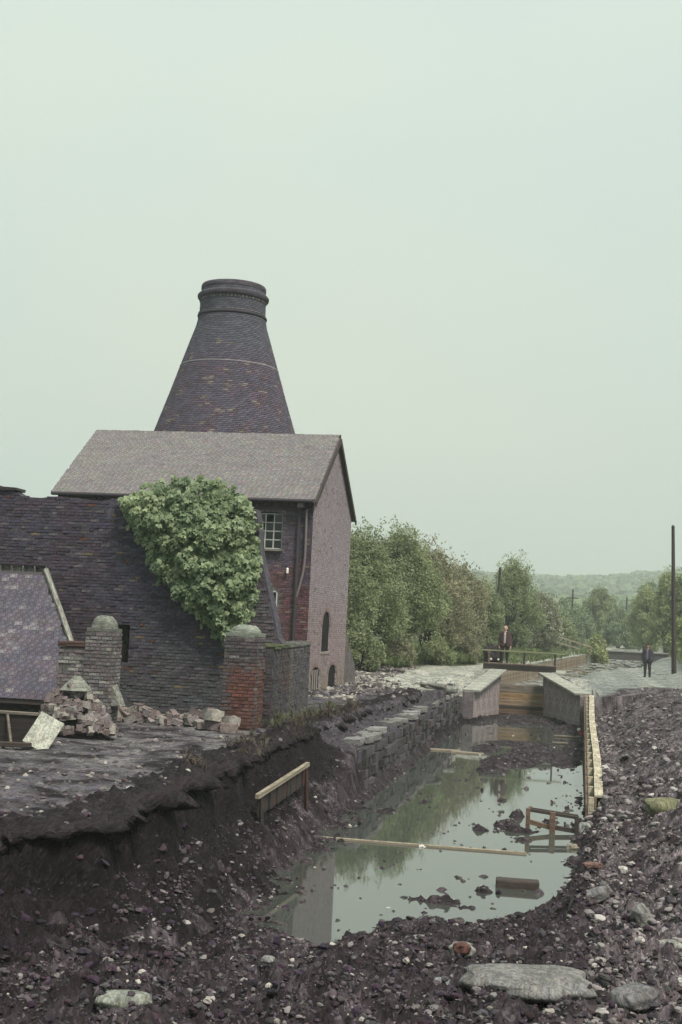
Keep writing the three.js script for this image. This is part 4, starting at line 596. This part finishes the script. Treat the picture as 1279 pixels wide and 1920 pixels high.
scatter('pool_stones', 'stones and mud lumps breaking the water of the canal', 'gravel', 210, 204, r => { const z = nearZ(r, 15.5, 52), x = mix(-4.2, 0, r()), y = H(x, z); return y < WATER && y > WATER - 0.3 && fbm(x * 1.3 + 3, z * 0.8, 3) > 0.2 ? [x, z] : null; }, rockGeos.slice(3, 6), looseWet, (r) => tone(r() > 0.98 ? [0.4, 0.4, 0.38] : [0.045, 0.038, 0.042], r(), 0.3), (r) => 0.022 + 0.06 * r() ** 2.5);
scatter('yard_grit', 'stones and brickbats lying about the yard', 'gravel', 3600, 205, r => { const z = nearZ(r, 12, 46), x = mix(-14, -5.6, r()); return x < bankX(z) - 0.1 && !(x < -8.5 && z < -27.5) ? [x, z] : null; }, rockGeos.slice(0, 3), loose, r => { const q = r(); return tone(q > 0.9 ? [0.28, 0.27, 0.25] : [0.11, 0.1, 0.105], r(), 0.4); }, (r) => 0.01 + 0.045 * r() ** 3);
scatter('demolition_rubble', 'spread of pale demolition rubble beyond the gable wall', 'rubble', 2600, 206, r => { const z = mix(-38, -66, r()), x = mix(-10.5, -5.4, r()); return x < bankX(z) - 0.3 && !(x < -8.3 && z > -47.5) && !(x > -8 && z < -50) && fbm(x * 0.5, z * 0.3, 2) + 0.25 * (x < -6.5) > -0.05 ? [x, z] : null; }, [...chunkGeos.slice(0, 2), rockGeos[1]], loose, r => { const q = r(); return tone(q > 0.85 ? [0.36, 0.36, 0.33] : q > 0.4 ? [0.19, 0.18, 0.175] : [0.08, 0.07, 0.078], r(), 0.35); }, (r, x) => 0.04 + 0.09 * r() ** 3.5);
{ // dead grass along the lip of the bank, weeds by the walls
  const tuft = []; const r = rng(301); for (let i = 0; i < 16; i++) { const a = r() * 6.28, l = 0.12 + 0.2 * r(), s = 0.1 + 0.16 * r(), g = new THREE.BufferGeometry(), cx = Math.cos(a), cz = Math.sin(a), w = 0.006; g.setAttribute('position', new THREE.Float32BufferAttribute([-cz * w, 0, cx * w, cz * w, 0, -cx * w, cx * s * 0.5 + cz * w * .7, l * 0.8, cz * s * .5 - cx * w * .7, cx * s * 0.5 - cz * w * .7, l * .8, cz * s * .5 + cx * w * .7, cx * s * 1.2, l * (0.5 + .5 * r()), cz * s * 1.2], 3)); g.setIndex([0, 1, 2, 0, 2, 3, 3, 2, 4]); tuft.push(g); }
  const tg = mergeGeometries(tuft); tg.computeVertexNormals(); const gm = M(1, 1, 1, 0.9, { side: THREE.DoubleSide });
  scatter('dry_grass', 'straw-coloured dead grass along the lip of the bank', 'grass', 130, 302, q => { const z = mix(-19, -36, q()), x = bankX(z) - 0.25 + 0.5 * (q() - .5); return n2(z * 0.6, 2) > -0.2 ? [x, z] : null; }, [tg], gm, q => tone([0.09, 0.072, 0.055], q(), 0.4), q => 0.4 + 0.5 * q());
  scatter('weeds', 'low green weeds at the foot of the low wall and rubble', 'weeds', 70, 303, q => { const z = mix(-26, -33, q()), x = mix(-6.5, -6.1, q()); return [x, z]; }, [tg], gm, q => tone([0.09, 0.1, 0.06], q(), 0.4), q => 0.5 + 0.5 * q());
  scatter('meadow_grass', 'rough green grass on the far verges', 'grass', 9000, 304, q => { const z = mix(-60, -125, q()), x = mix(-15, 11, q()); const zn = ground(x, z, 0)[0]; return zn === 'grass' ? [x, z] : null; }, [tg], gm, q => tone([0.11, 0.15, 0.06], q(), 0.35), q => 1.2 + q());
}

// ---------------------------------------------------------------- trees
const clump = (() => { const r = rng(401), gs = []; for (let i = 0; i < 9; i++) { const g = new THREE.BufferGeometry(); g.setAttribute('position', new THREE.Float32BufferAttribute([0, -.5, 0, .3, 0, .07, 0, .55, 0, -.3, 0, .07], 3)); g.setIndex([0, 1, 2, 0, 2, 3]); const o = new THREE.Object3D(); o.position.set((r() - .5) * 1.9, (r() - .5) * 1.7, (r() - .5) * 1.9); o.rotation.set(r() * 6, r() * 6, r() * 6); o.scale.setScalar(0.55 + 0.35 * r()); o.updateMatrix(); gs.push(g.applyMatrix4(o.matrix)); } const m = mergeGeometries(gs); m.computeVertexNormals(); return m; })();
const leafMat = new THREE.MeshPhysicalMaterial({ roughness: 0.85, side: THREE.DoubleSide, transmission: 0.35, thickness: 0 });
const bark = M(0.06, 0.05, 0.05, 0.95, { map: grainT });
function tree(name, label, x, z, h, w, n, leaf, cols, seed, { y = H(x, z) - 0.1, crownLow = 0.27, spiky = 0.3, lobes = 38, group = 'trees beyond the works', category = 'tree', stems = 3 } = {}) {
  const t = thing(name, label, category, [x, y, z], group), r = rng(seed), tips = [], wood = [];
  for (let i = 0; i < lobes; i++) { // lobe centres fill an uneven crown, upper ones narrower
    const v = Math.pow((i + r()) / lobes, 0.8), yy = h * mix(crownLow, 0.93, v), prof = Math.sin(Math.PI * Math.min(1, 0.22 + 0.78 * v) ** 0.9) ** 0.6 * (1 - 0.25 * v), a = i * 2.399 + r(), q = Math.sqrt(0.15 + 0.85 * r());
    tips.push([Math.cos(a) * q * prof * w * 0.4, yy + h * 0.06 * (r() - .5), Math.sin(a) * q * prof * w * 0.4, w * (0.075 + 0.1 * r()), r()]);
  }
  for (let s = 0; s < stems; s++) { const a = s * 2.1 + r(), b = w * 0.16; wood.push(taper([V(Math.cos(a) * 0.1 * (stems > 1), 0, Math.sin(a) * 0.1 * (stems > 1)), V(Math.cos(a) * b * 0.6, h * 0.35, Math.sin(a) * b * .6), V(Math.cos(a) * b + .1 * r(), h * 0.82, Math.sin(a) * b)], h * 0.022, h * 0.004, 6, 8)); }
  part(t, 'trunk', mergeGeometries(wood), bark);
  const limbs = tips.filter((_, i) => i % 2 === 0).map(([tx, ty, tz]) => taper([V(tx * 0.15, ty * 0.5, tz * 0.15), V(tx * 0.5, ty * 0.8, tz * 0.5), V(tx, ty, tz)], h * 0.011, h * 0.003, 4, 5)); part(t, 'limbs', mergeGeometries(limbs), bark);
  const im = new THREE.InstancedMesh(clump, leafMat, n = Math.round(n * 0.8)), ob = new THREE.Object3D(), c = new THREE.Color(), g = () => (r() + r() + r() - 1.5) * 0.9;
  for (let i = 0; i < n; i++) {
    const [tx, ty, tz, tr, tk] = tips[Math.floor(r() * lobes)], sp = r() < spiky * 0.25; let dx = g(), dy = g(), dz = g(); const l = Math.hypot(dx, dy, dz) || 1, shell = mix(0.55, 1.05, r()) / l; if (r() < 0.82) { dx *= shell; dy *= shell; dz *= shell; }
    ob.position.set(tx + dx * tr, Math.max(0.05, ty + dy * tr * 0.9 + (sp ? r() * tr * 1.3 : 0)), tz + dz * tr); ob.rotation.set(r() * 6, r() * 6, r() * 6); ob.scale.setScalar(leaf * (0.6 + 0.8 * r())); ob.updateMatrix(); im.setMatrixAt(i, ob.matrix);
    const k = r() < 0.12 && cols[2] ? cols[2] : mixc(cols[0].map(v => v * 0.72), cols[1].map(v => v * 1.08), 0.6 * tk + 0.4 * r()); im.setColorAt(i, c.setRGB(...k));
  }
  im.name = 'crown'; im.userData.kind = 'stuff'; t.add(im); return t;
}
const G1 = [[0.17, 0.215, 0.11], [0.29, 0.35, 0.175]], G2 = [[0.21, 0.225, 0.14], [0.32, 0.31, 0.19]], G3 = [[0.24, 0.29, 0.12], [0.37, 0.42, 0.19]], G4 = [[0.16, 0.19, 0.12], [0.25, 0.26, 0.17], [0.5, 0.5, 0.44]], G5 = [[0.17, 0.23, 0.13], [0.26, 0.33, 0.2]];
tree('willow_tree', 'broad grey-green tree rising right beside the gable wall', -11.0, -63, 6.3, 6.2, 12000, 0.13, G1, 501, { spiky: 1 });
tree('willow_tree', 'tallest tree of the thicket, with upright shoots, near the gable', -9.5, -67, 6.7, 6.2, 12000, 0.13, G1, 502, { spiky: 1 });
tree('willow_tree', 'brown-tinged tree in the middle of the thicket', -8.5, -73, 6.1, 6.2, 11000, 0.13, G2, 503, { spiky: 0.8 });
tree('willow_tree', 'rounded grey-green tree towards the footbridge end of the thicket', -7.6, -80, 5.7, 6, 10000, 0.14, G2, 504, { spiky: 0.6 });
tree('willow_tree', 'low tree closing the thicket behind the bundles on the footbridge', -6.9, -87, 5.2, 5, 8000, 0.14, G1, 505);
tree('birch_tree', 'airy tree standing just above the man on the footbridge', -5.3, -101, 7.2, 6.0, 7000, 0.13, G1, 506, { crownLow: 0.2, spiky: 1, lobes: 30 });
tree('hawthorn', 'blossoming hawthorn with pale flowers beyond the footbridge', -3.7, -112, 5.2, 5.2, 7500, 0.15, G4, 507, { crownLow: 0.15 });
[[-10.2, -59.5, 2.0, 2.6, 'low dark bush at the foot of the thicket by the gable'], [-9.2, -64, 1.5, 2.4, 'low bush under the tallest thicket tree'], [-7.7, -70, 1.4, 2.4, 'low bush in the middle of the thicket foot'], [-6.7, -77, 1.7, 2.6, 'low bush at the thicket end beside the pale path']].forEach(([x, z, h, w, lb], i) => tree('bush', lb, x, z, h, w, 3600, 0.12, i % 2 ? G2 : G1, 520 + i, { crownLow: 0.12, lobes: 16, group: 'bushes below the thicket', category: 'bush' }));
[[-2.6, -140, 3.6, 5.5, G1, 'dark bush on the far verge behind the pale fence'], [-0.6, -165, 4.8, 6.5, G5, 'sloping green bush left of the far telegraph poles'], [1.6, -128, 2.4, 2.6, G3, 'small bright yellow-green bush on the canal bend'], [-2.2, -185, 6.6, 7, G5, 'pale green tree beyond the crossarm pole'], [3.0, -215, 9.0, 9.5, G1, 'round-topped dark tree standing above the far bushes'], [5.4, -190, 5.6, 6.5, G5, 'bush between the two far telegraph poles'], [8.4, -175, 8.2, 6, G3, 'yellow-green tree behind the man on the towpath'], [10.4, -205, 10.5, 7.5, G5, 'pale tree behind the yellow-green one'], [9.6, -150, 9.2, 5.5, G3, 'tall yellow-green tree left of the tall pole'], [9.2, -122, 8.0, 4.6, G1, 'green tree behind the tall pole'], [7.7, -100, 3.2, 2.6, G3, 'bright bush at the foot of the tall pole'], [12.6, -140, 10, 6, G1, 'dark tree at the frame edge behind the tall pole']]
  .forEach(([x, z, h, w, c, lb], i) => tree('far_tree', lb, x, z, h, w, 5200, 0.16 + -z * 0.0006, c, 540 + i, { crownLow: 0.1, lobes: 24, group: 'trees along the far canal' }));
// far hillside woods: leafy crowns in one mass
{
  const r = rng(601), n = 4200, g = (() => { const q = new THREE.IcosahedronGeometry(1, 2), p = q.attributes.position; for (let i = 0; i < p.count; i++) { const a = V().fromBufferAttribute(p, i), f = 1 + 0.35 * n3(a.x * 2.3, a.y * 2.3, a.z * 2.3); p.setXYZ(i, a.x * f, a.y * f * 0.8, a.z * f); } q.computeVertexNormals(); return q; })();
  const im = new THREE.InstancedMesh(g, M(1, 1, 1, 0.95), n), ob = new THREE.Object3D(), c = new THREE.Color();
  for (let i = 0; i < n;) { const z = -mix(260, 1560, Math.pow(r(), 0.75)), x = mix(-0.22, 0.17, r()) * -z + 5; const d = n2(x * 0.009 + 4, z * 0.006); if (z < -420 && d + 0.35 * r() < 0.0 && z > -1440) continue; const s = (3 + 3.4 * r()) * (z < -420 ? 1.1 : 0.8); ob.position.set(x, H(x, z) + s * 0.5, z); ob.rotation.set(0, r() * 6, 0); ob.scale.set(s, s * (0.8 + .4 * r()), s); ob.updateMatrix(); im.setMatrixAt(i, ob.matrix); im.setColorAt(i, c.setRGB(...tone(d > 0.5 ? [0.07, 0.1, 0.08] : [0.1, 0.14, 0.075], r(), 0.35))); i++; }
  im.name = 'hillside_woodland'; scene.add(im); tag(im, 'hazy woodland covering the far hillside below the skyline', 'woodland', undefined, 'stuff');
}

// ---------------------------------------------------------------- poles, fence, pilings, far wall
function pole(x, z, h, rad, label, arm, lean = 0, y = H(x, z) - 0.2) {
  const t = thing('telegraph_pole', label, 'pole', [x, y, z], 'telegraph poles'); part(t, 'shaft', taper([V(0, 0, 0), V(lean * 0.5, h * 0.5, 0), V(lean, h, 0)], rad, rad * 0.62, 9, 8), W.pole);
  part(t, 'pole_cap', new THREE.ConeGeometry(rad * 0.75, 0.12, 9).translate(lean, h + 0.05, 0), W.pole);
  if (arm) { part(t, 'crossarm', rbox(1.6, 0.14, 0.14, 0.01, lean, h * 0.86, 0.12), W.pole); for (const s of [-0.6, 0.6]) part(t, 'insulator', new THREE.CylinderGeometry(0.05, 0.06, 0.16, 8).translate(lean + s, h * 0.86 + 0.15, 0.12), M(0.5, 0.5, 0.48, 0.4)); }
}
pole(5.4, -77, 8.75, 0.15, 'tallest bare pole standing behind the man on the towpath', false, -0.28);
pole(-6.2, -97, 6.9, 0.16, 'leaning pole rising behind the footbridge in front of the thicket', false, 0.1);
pole(-1.15, -172, 7.8, 0.16, 'far pole with a crossarm left of the round-topped tree', true);
pole(7.2, -215, 8.2, 0.2, 'far pole just left of the man on the towpath, thicker of the middle pair', false, 0.1);
pole(10.2, -228, 8.2, 0.17, 'far slim pole between thicker pole and man on the towpath', false, 0.05);
pole(12.6, -235, 7.4, 0.13, 'farthest thin pole against the yellow-green tree', false);
{ const t = thing('rail_fence', 'pale rail fence sloping down across the far verge', 'fence', [-1.6, H(-1.6, -124), -124]); const a = V(-2.2, 2.0, 0), b = V(2.6, 0.75, -2); part(t, 'rail', beam(a, b, 0.09, 0.12), W.pale); part(t, 'rail', beam(V(-2.2, 1.4, 0), V(1.6, 0.5, -1.6), 0.07, 0.1), W.pale); for (let i = 0; i < 6; i++) { const q = i / 5; part(t, 'fence_post', rbox(0.13, mix(2.1, 0.9, q), 0.13, 0.01, mix(-2.2, 2.6, q), mix(1.05, 0.45, q) - 0.1, -2 * q), W.grey); } part(t, 'gate_post', rbox(0.55, 2.5, 0.3, 0.02, -2.5, 1.25, 0.1), M(0.3, 0.33, 0.33, 0.9, { map: grainT })); }
{ const t = thing('timber_piling', 'long row of pale boards lining the canal above the stop gate', 'piling', [upL(-63), -0.8, -63]); const ms = [W.pale, W.grey, W.tan, W.wet], r = rng(701);
  for (let i = 0; i < 190; i++) { const z = -63 - i * 0.3, x = upL(z) + 0.16, k = part(t, 'board', rbox(0.06, 0.95 + 0.08 * r(), z > -74 ? 0.15 : 0.25, 0.006), z > -74 ? ms[[0, 1, 0, 2][i % 4]] : ms[Math.floor(r() * 3)], [x - upL(-63), 0.45, z + 63]); k.rotation.x = 0.03 * (r() - .5); }
  part(t, 'waling', beam(V(0.1, 0.85, 0), V(upL(-120) - upL(-63) + 0.1, 0.85, -57), 0.06, 0.1), W.pale); }
{ const B = [3.0, -0.8, -147.5], t = thing('bend_wall', 'dark retaining wall across the canal bend behind the man on the towpath', 'wall', B), c = part(t, 'core', box(7, 1.05, 0.5, 3.4, 0.5, -0.3), mortarDark); courses(c, V(...B), { O: V(-0.1, 0, -0.05), U: V(1, 0, 0), N: V(0, 0, 1), w: 7, h: 1.0, bw: 0.6, bh: 0.25, joint: 0.03, seed: 95, headers: 0, color: (u, v, r) => tone([0.1, 0.09, 0.1], r, .3), name: 'stone', stuffName: 'stonework' }); part(t, 'coping', rbox(7.1, 0.16, 0.8, 0.03, 3.4, 1.09, -0.3), stoneM(0.36, 0.36, 0.33)); }

// ---------------------------------------------------------------- people
function sdf(caps, min, max, res, k) { // smooth union of tapered capsules, meshed; colour of the nearest capsule
  const mc = new MarchingCubes(res, new THREE.MeshBasicMaterial(), false, false, 90000), S = V().subVectors(max, min), q = V(), ab = V(), best = [0, 0];
  const dist = (p) => { let d = 1e3, bi = 0, bd = 1e3; for (let i = 0; i < caps.length; i++) { const [a, b, ra, rb] = caps[i]; ab.subVectors(b, a); const t = Math.max(0, Math.min(1, q.subVectors(p, a).dot(ab) / (ab.lengthSq() || 1))), e = q.addScaledVector(ab, -t).length() - mix(ra, rb, t); if (e < bd) { bd = e; bi = i; } const h = Math.max(k - Math.abs(d - e), 0) / k; d = Math.min(d, e) - h * h * k * 0.25; } best[0] = bi; return d; };
  const p = V(), hs = res / 2; for (let z = 0; z < res; z++) for (let y = 0; y < res; y++) for (let x = 0; x < res; x++) { p.set(min.x + (x / res) * S.x, min.y + (y / res) * S.y, min.z + (z / res) * S.z); mc.field[x + y * res + z * res * res] = -dist(p) * 10; }
  mc.isolation = 0; mc.update(); const n = mc.count, pos = new Float32Array(n * 3), col = new Float32Array(n * 3);
  for (let i = 0; i < n; i++) { p.set(mix(min.x, max.x, (mc.positionArray[i * 3] + 1) / 2), mix(min.y, max.y, (mc.positionArray[i * 3 + 1] + 1) / 2), mix(min.z, max.z, (mc.positionArray[i * 3 + 2] + 1) / 2)); pos.set([p.x, p.y, p.z], i * 3); dist(p); col.set(caps[best[0]][4], i * 3); }
  const g = new THREE.BufferGeometry(); g.setAttribute('position', new THREE.BufferAttribute(pos, 3)); g.setAttribute('color', new THREE.BufferAttribute(col, 3)); const m = mergeVertices(g, 1e-4); m.computeVertexNormals(); return m;
}
function person(label, at, turn, s, { jacket, shirt, legs, skin, hair, pockets }) {
  const t = thing('person', label, 'person', at, undefined, turn); t.scale.setScalar(s);
  const c = [], add = (a, b, ra, rb, k) => c.push([V(...a), V(...b), ra, rb, k]), shoe = [0.02, 0.016, 0.016];
  for (const e of [-1, 1]) {
    add([e * 0.1, 0.92, 0], [e * 0.115, 0.5, 0.02], 0.1, 0.075, legs); add([e * 0.115, 0.5, 0.02], [e * 0.12, 0.1, -0.01], 0.075, 0.06, legs); add([e * 0.12, 0.05, -0.03], [e * 0.14, 0.04, 0.13], 0.045, 0.04, shoe);
    const el = [e * 0.28, 1.1, -0.05], hd = pockets ? [e * 0.24, 0.9, 0.08] : [e * 0.27, 0.86, 0.05];
    add([e * 0.185, 1.4, -0.01], el, 0.075, 0.062, jacket); add(el, hd, 0.062, 0.05, jacket); add([e * 0.12, 1.36, 0], [e * 0.13, 0.86, 0.02], 0.115, 0.14, jacket);
    if (!pockets) { const w = [e * 0.27, 0.83, 0.055]; add(w, [e * 0.27, 0.76, 0.065], 0.032, 0.034, skin); }
  }
  add([0, 1.36, -0.02], [0, 0.95, -0.02], 0.125, 0.13, jacket); add([0, 1.36, 0.075], [0, 0.98, 0.105], 0.07, 0.06, shirt); add([-0.12, 1.42, -0.01], [0.12, 1.42, -0.01], 0.075, 0.075, jacket); add([0, 1.42, 0], [0, 1.53, 0.015], 0.058, 0.056, skin);
  const hd = []; const ah = (a, b, ra, rb, k = skin) => hd.push([V(...a), V(...b), ra, rb, k]);
  ah([0, 1.66, -0.01], [0, 1.64, 0.0], 0.095, 0.09); ah([0, 1.6, 0.03], [0, 1.56, 0.05], 0.07, 0.045); ah([0, 1.645, 0.09], [0, 1.61, 0.112], 0.012, 0.018); for (const e of [-1, 1]) { ah([e * 0.092, 1.645, 0], [e * 0.094, 1.61, 0.0], 0.018, 0.014); ah([e * 0.034, 1.652, 0.083], [e * 0.036, 1.652, 0.083], 0.012, 0.012, [0.05, 0.035, 0.03]); } ah([-0.022, 1.573, 0.088], [0.022, 1.573, 0.088], 0.009, 0.009, [0.2, 0.08, 0.07]); ah([0, 1.55, 0.01], [0, 1.5, 0.01], 0.056, 0.056);
  const geos = [sdf(c, V(-0.5, -0.03, -0.3), V(0.5, 1.6, 0.3), 92, 0.05), sdf(hd, V(-0.14, 1.46, -0.15), V(0.14, 1.8, 0.17), 56, 0.02)];
  if (!pockets) for (const e of [-1, 1]) { const f = []; const o = V(e * 0.27, 0.78, 0.06); f.push([o.clone(), o.clone().add(V(0, -0.06, 0.004)), 0.026, 0.03, skin]); [[-0.03, 0.075], [-0.01, 0.085], [0.01, 0.08], [0.028, 0.062]].forEach(([z, l]) => { const a = o.clone().add(V(0, -0.07, z)), b = a.clone().add(V(-e * 0.006, -l * 0.5, 0.004)), d = b.clone().add(V(-e * 0.02, -l * 0.42, 0.002)); f.push([a, b, 0.0095, 0.009, skin], [b, d, 0.009, 0.0075, skin]); }); const ta = o.clone().add(V(-e * 0.01, -0.02, 0.028)), tb = ta.clone().add(V(-e * 0.012, -0.035, 0.02)); f.push([ta, tb, 0.012, 0.01, skin], [tb, tb.clone().add(V(-e * 0.008, -0.028, 0.006)), 0.01, 0.008, skin]); geos.push(sdf(f, o.clone().add(V(-0.07, -0.19, -0.08)), o.clone().add(V(0.07, 0.05, 0.08)), 44, 0.008)); }
  part(t, 'body', mergeGeometries(geos), M(1, 1, 1, 0.85, { vertexColors: true }));
  if (hair) { const hg = []; for (const [a, b, ra, rb] of hair.caps) hg.push([V(...a), V(...b), ra, rb, hair.color]); part(t, 'hair', sdf(hg, V(-0.16, 1.5, -0.17), V(0.16, 1.84, 0.17), 48, 0.02), M(1, 1, 1, 0.9, { vertexColors: true })); }
  // open jacket fronts and collar
  for (const e of [-1, 1]) { part(t, 'lapel', beam(V(e * 0.09, 1.45, 0.1), V(e * 0.1, 0.98, 0.17), 0.1, 0.03), M(...jacket, 0.9)); }
  return t;
}
person('man in brown jacket and pale shirt standing on the footbridge', [-3.42, 0.72, -60.15], -0.06, 0.98, { jacket: [0.045, 0.024, 0.026], shirt: [0.4, 0.38, 0.37], legs: [0.02, 0.017, 0.02], skin: [0.42, 0.28, 0.23], hair: { color: [0.2, 0.17, 0.15], caps: [[[0, 1.69, -0.04], [0, 1.63, -0.05], 0.088, 0.085], [[-0.08, 1.68, -0.01], [-0.085, 1.62, -0.01], 0.028, 0.024], [[0.08, 1.68, -0.01], [0.085, 1.62, -0.01], 0.028, 0.024]] } });
person('man in dark jacket and grey-blue pullover standing on the towpath', [3.62, H(3.62, -71.6), -71.6], -0.2, 1.03, { jacket: [0.028, 0.022, 0.04], shirt: [0.12, 0.135, 0.17], legs: [0.022, 0.017, 0.02], skin: [0.3, 0.19, 0.16], pockets: true, hair: { color: [0.03, 0.02, 0.018], caps: [[[0, 1.7, -0.015], [0, 1.63, -0.05], 0.098, 0.085], [[-0.085, 1.68, 0], [-0.09, 1.61, -0.01], 0.03, 0.024], [[0.085, 1.68, 0], [0.09, 1.61, -0.01], 0.03, 0.024], [[-0.05, 1.72, 0.06], [0.05, 1.72, 0.06], 0.035, 0.035]] } });

scene.traverse(o => { if (o.isMesh) { o.castShadow = true; o.receiveShadow = true; } });
renderer.render(scene, camera);
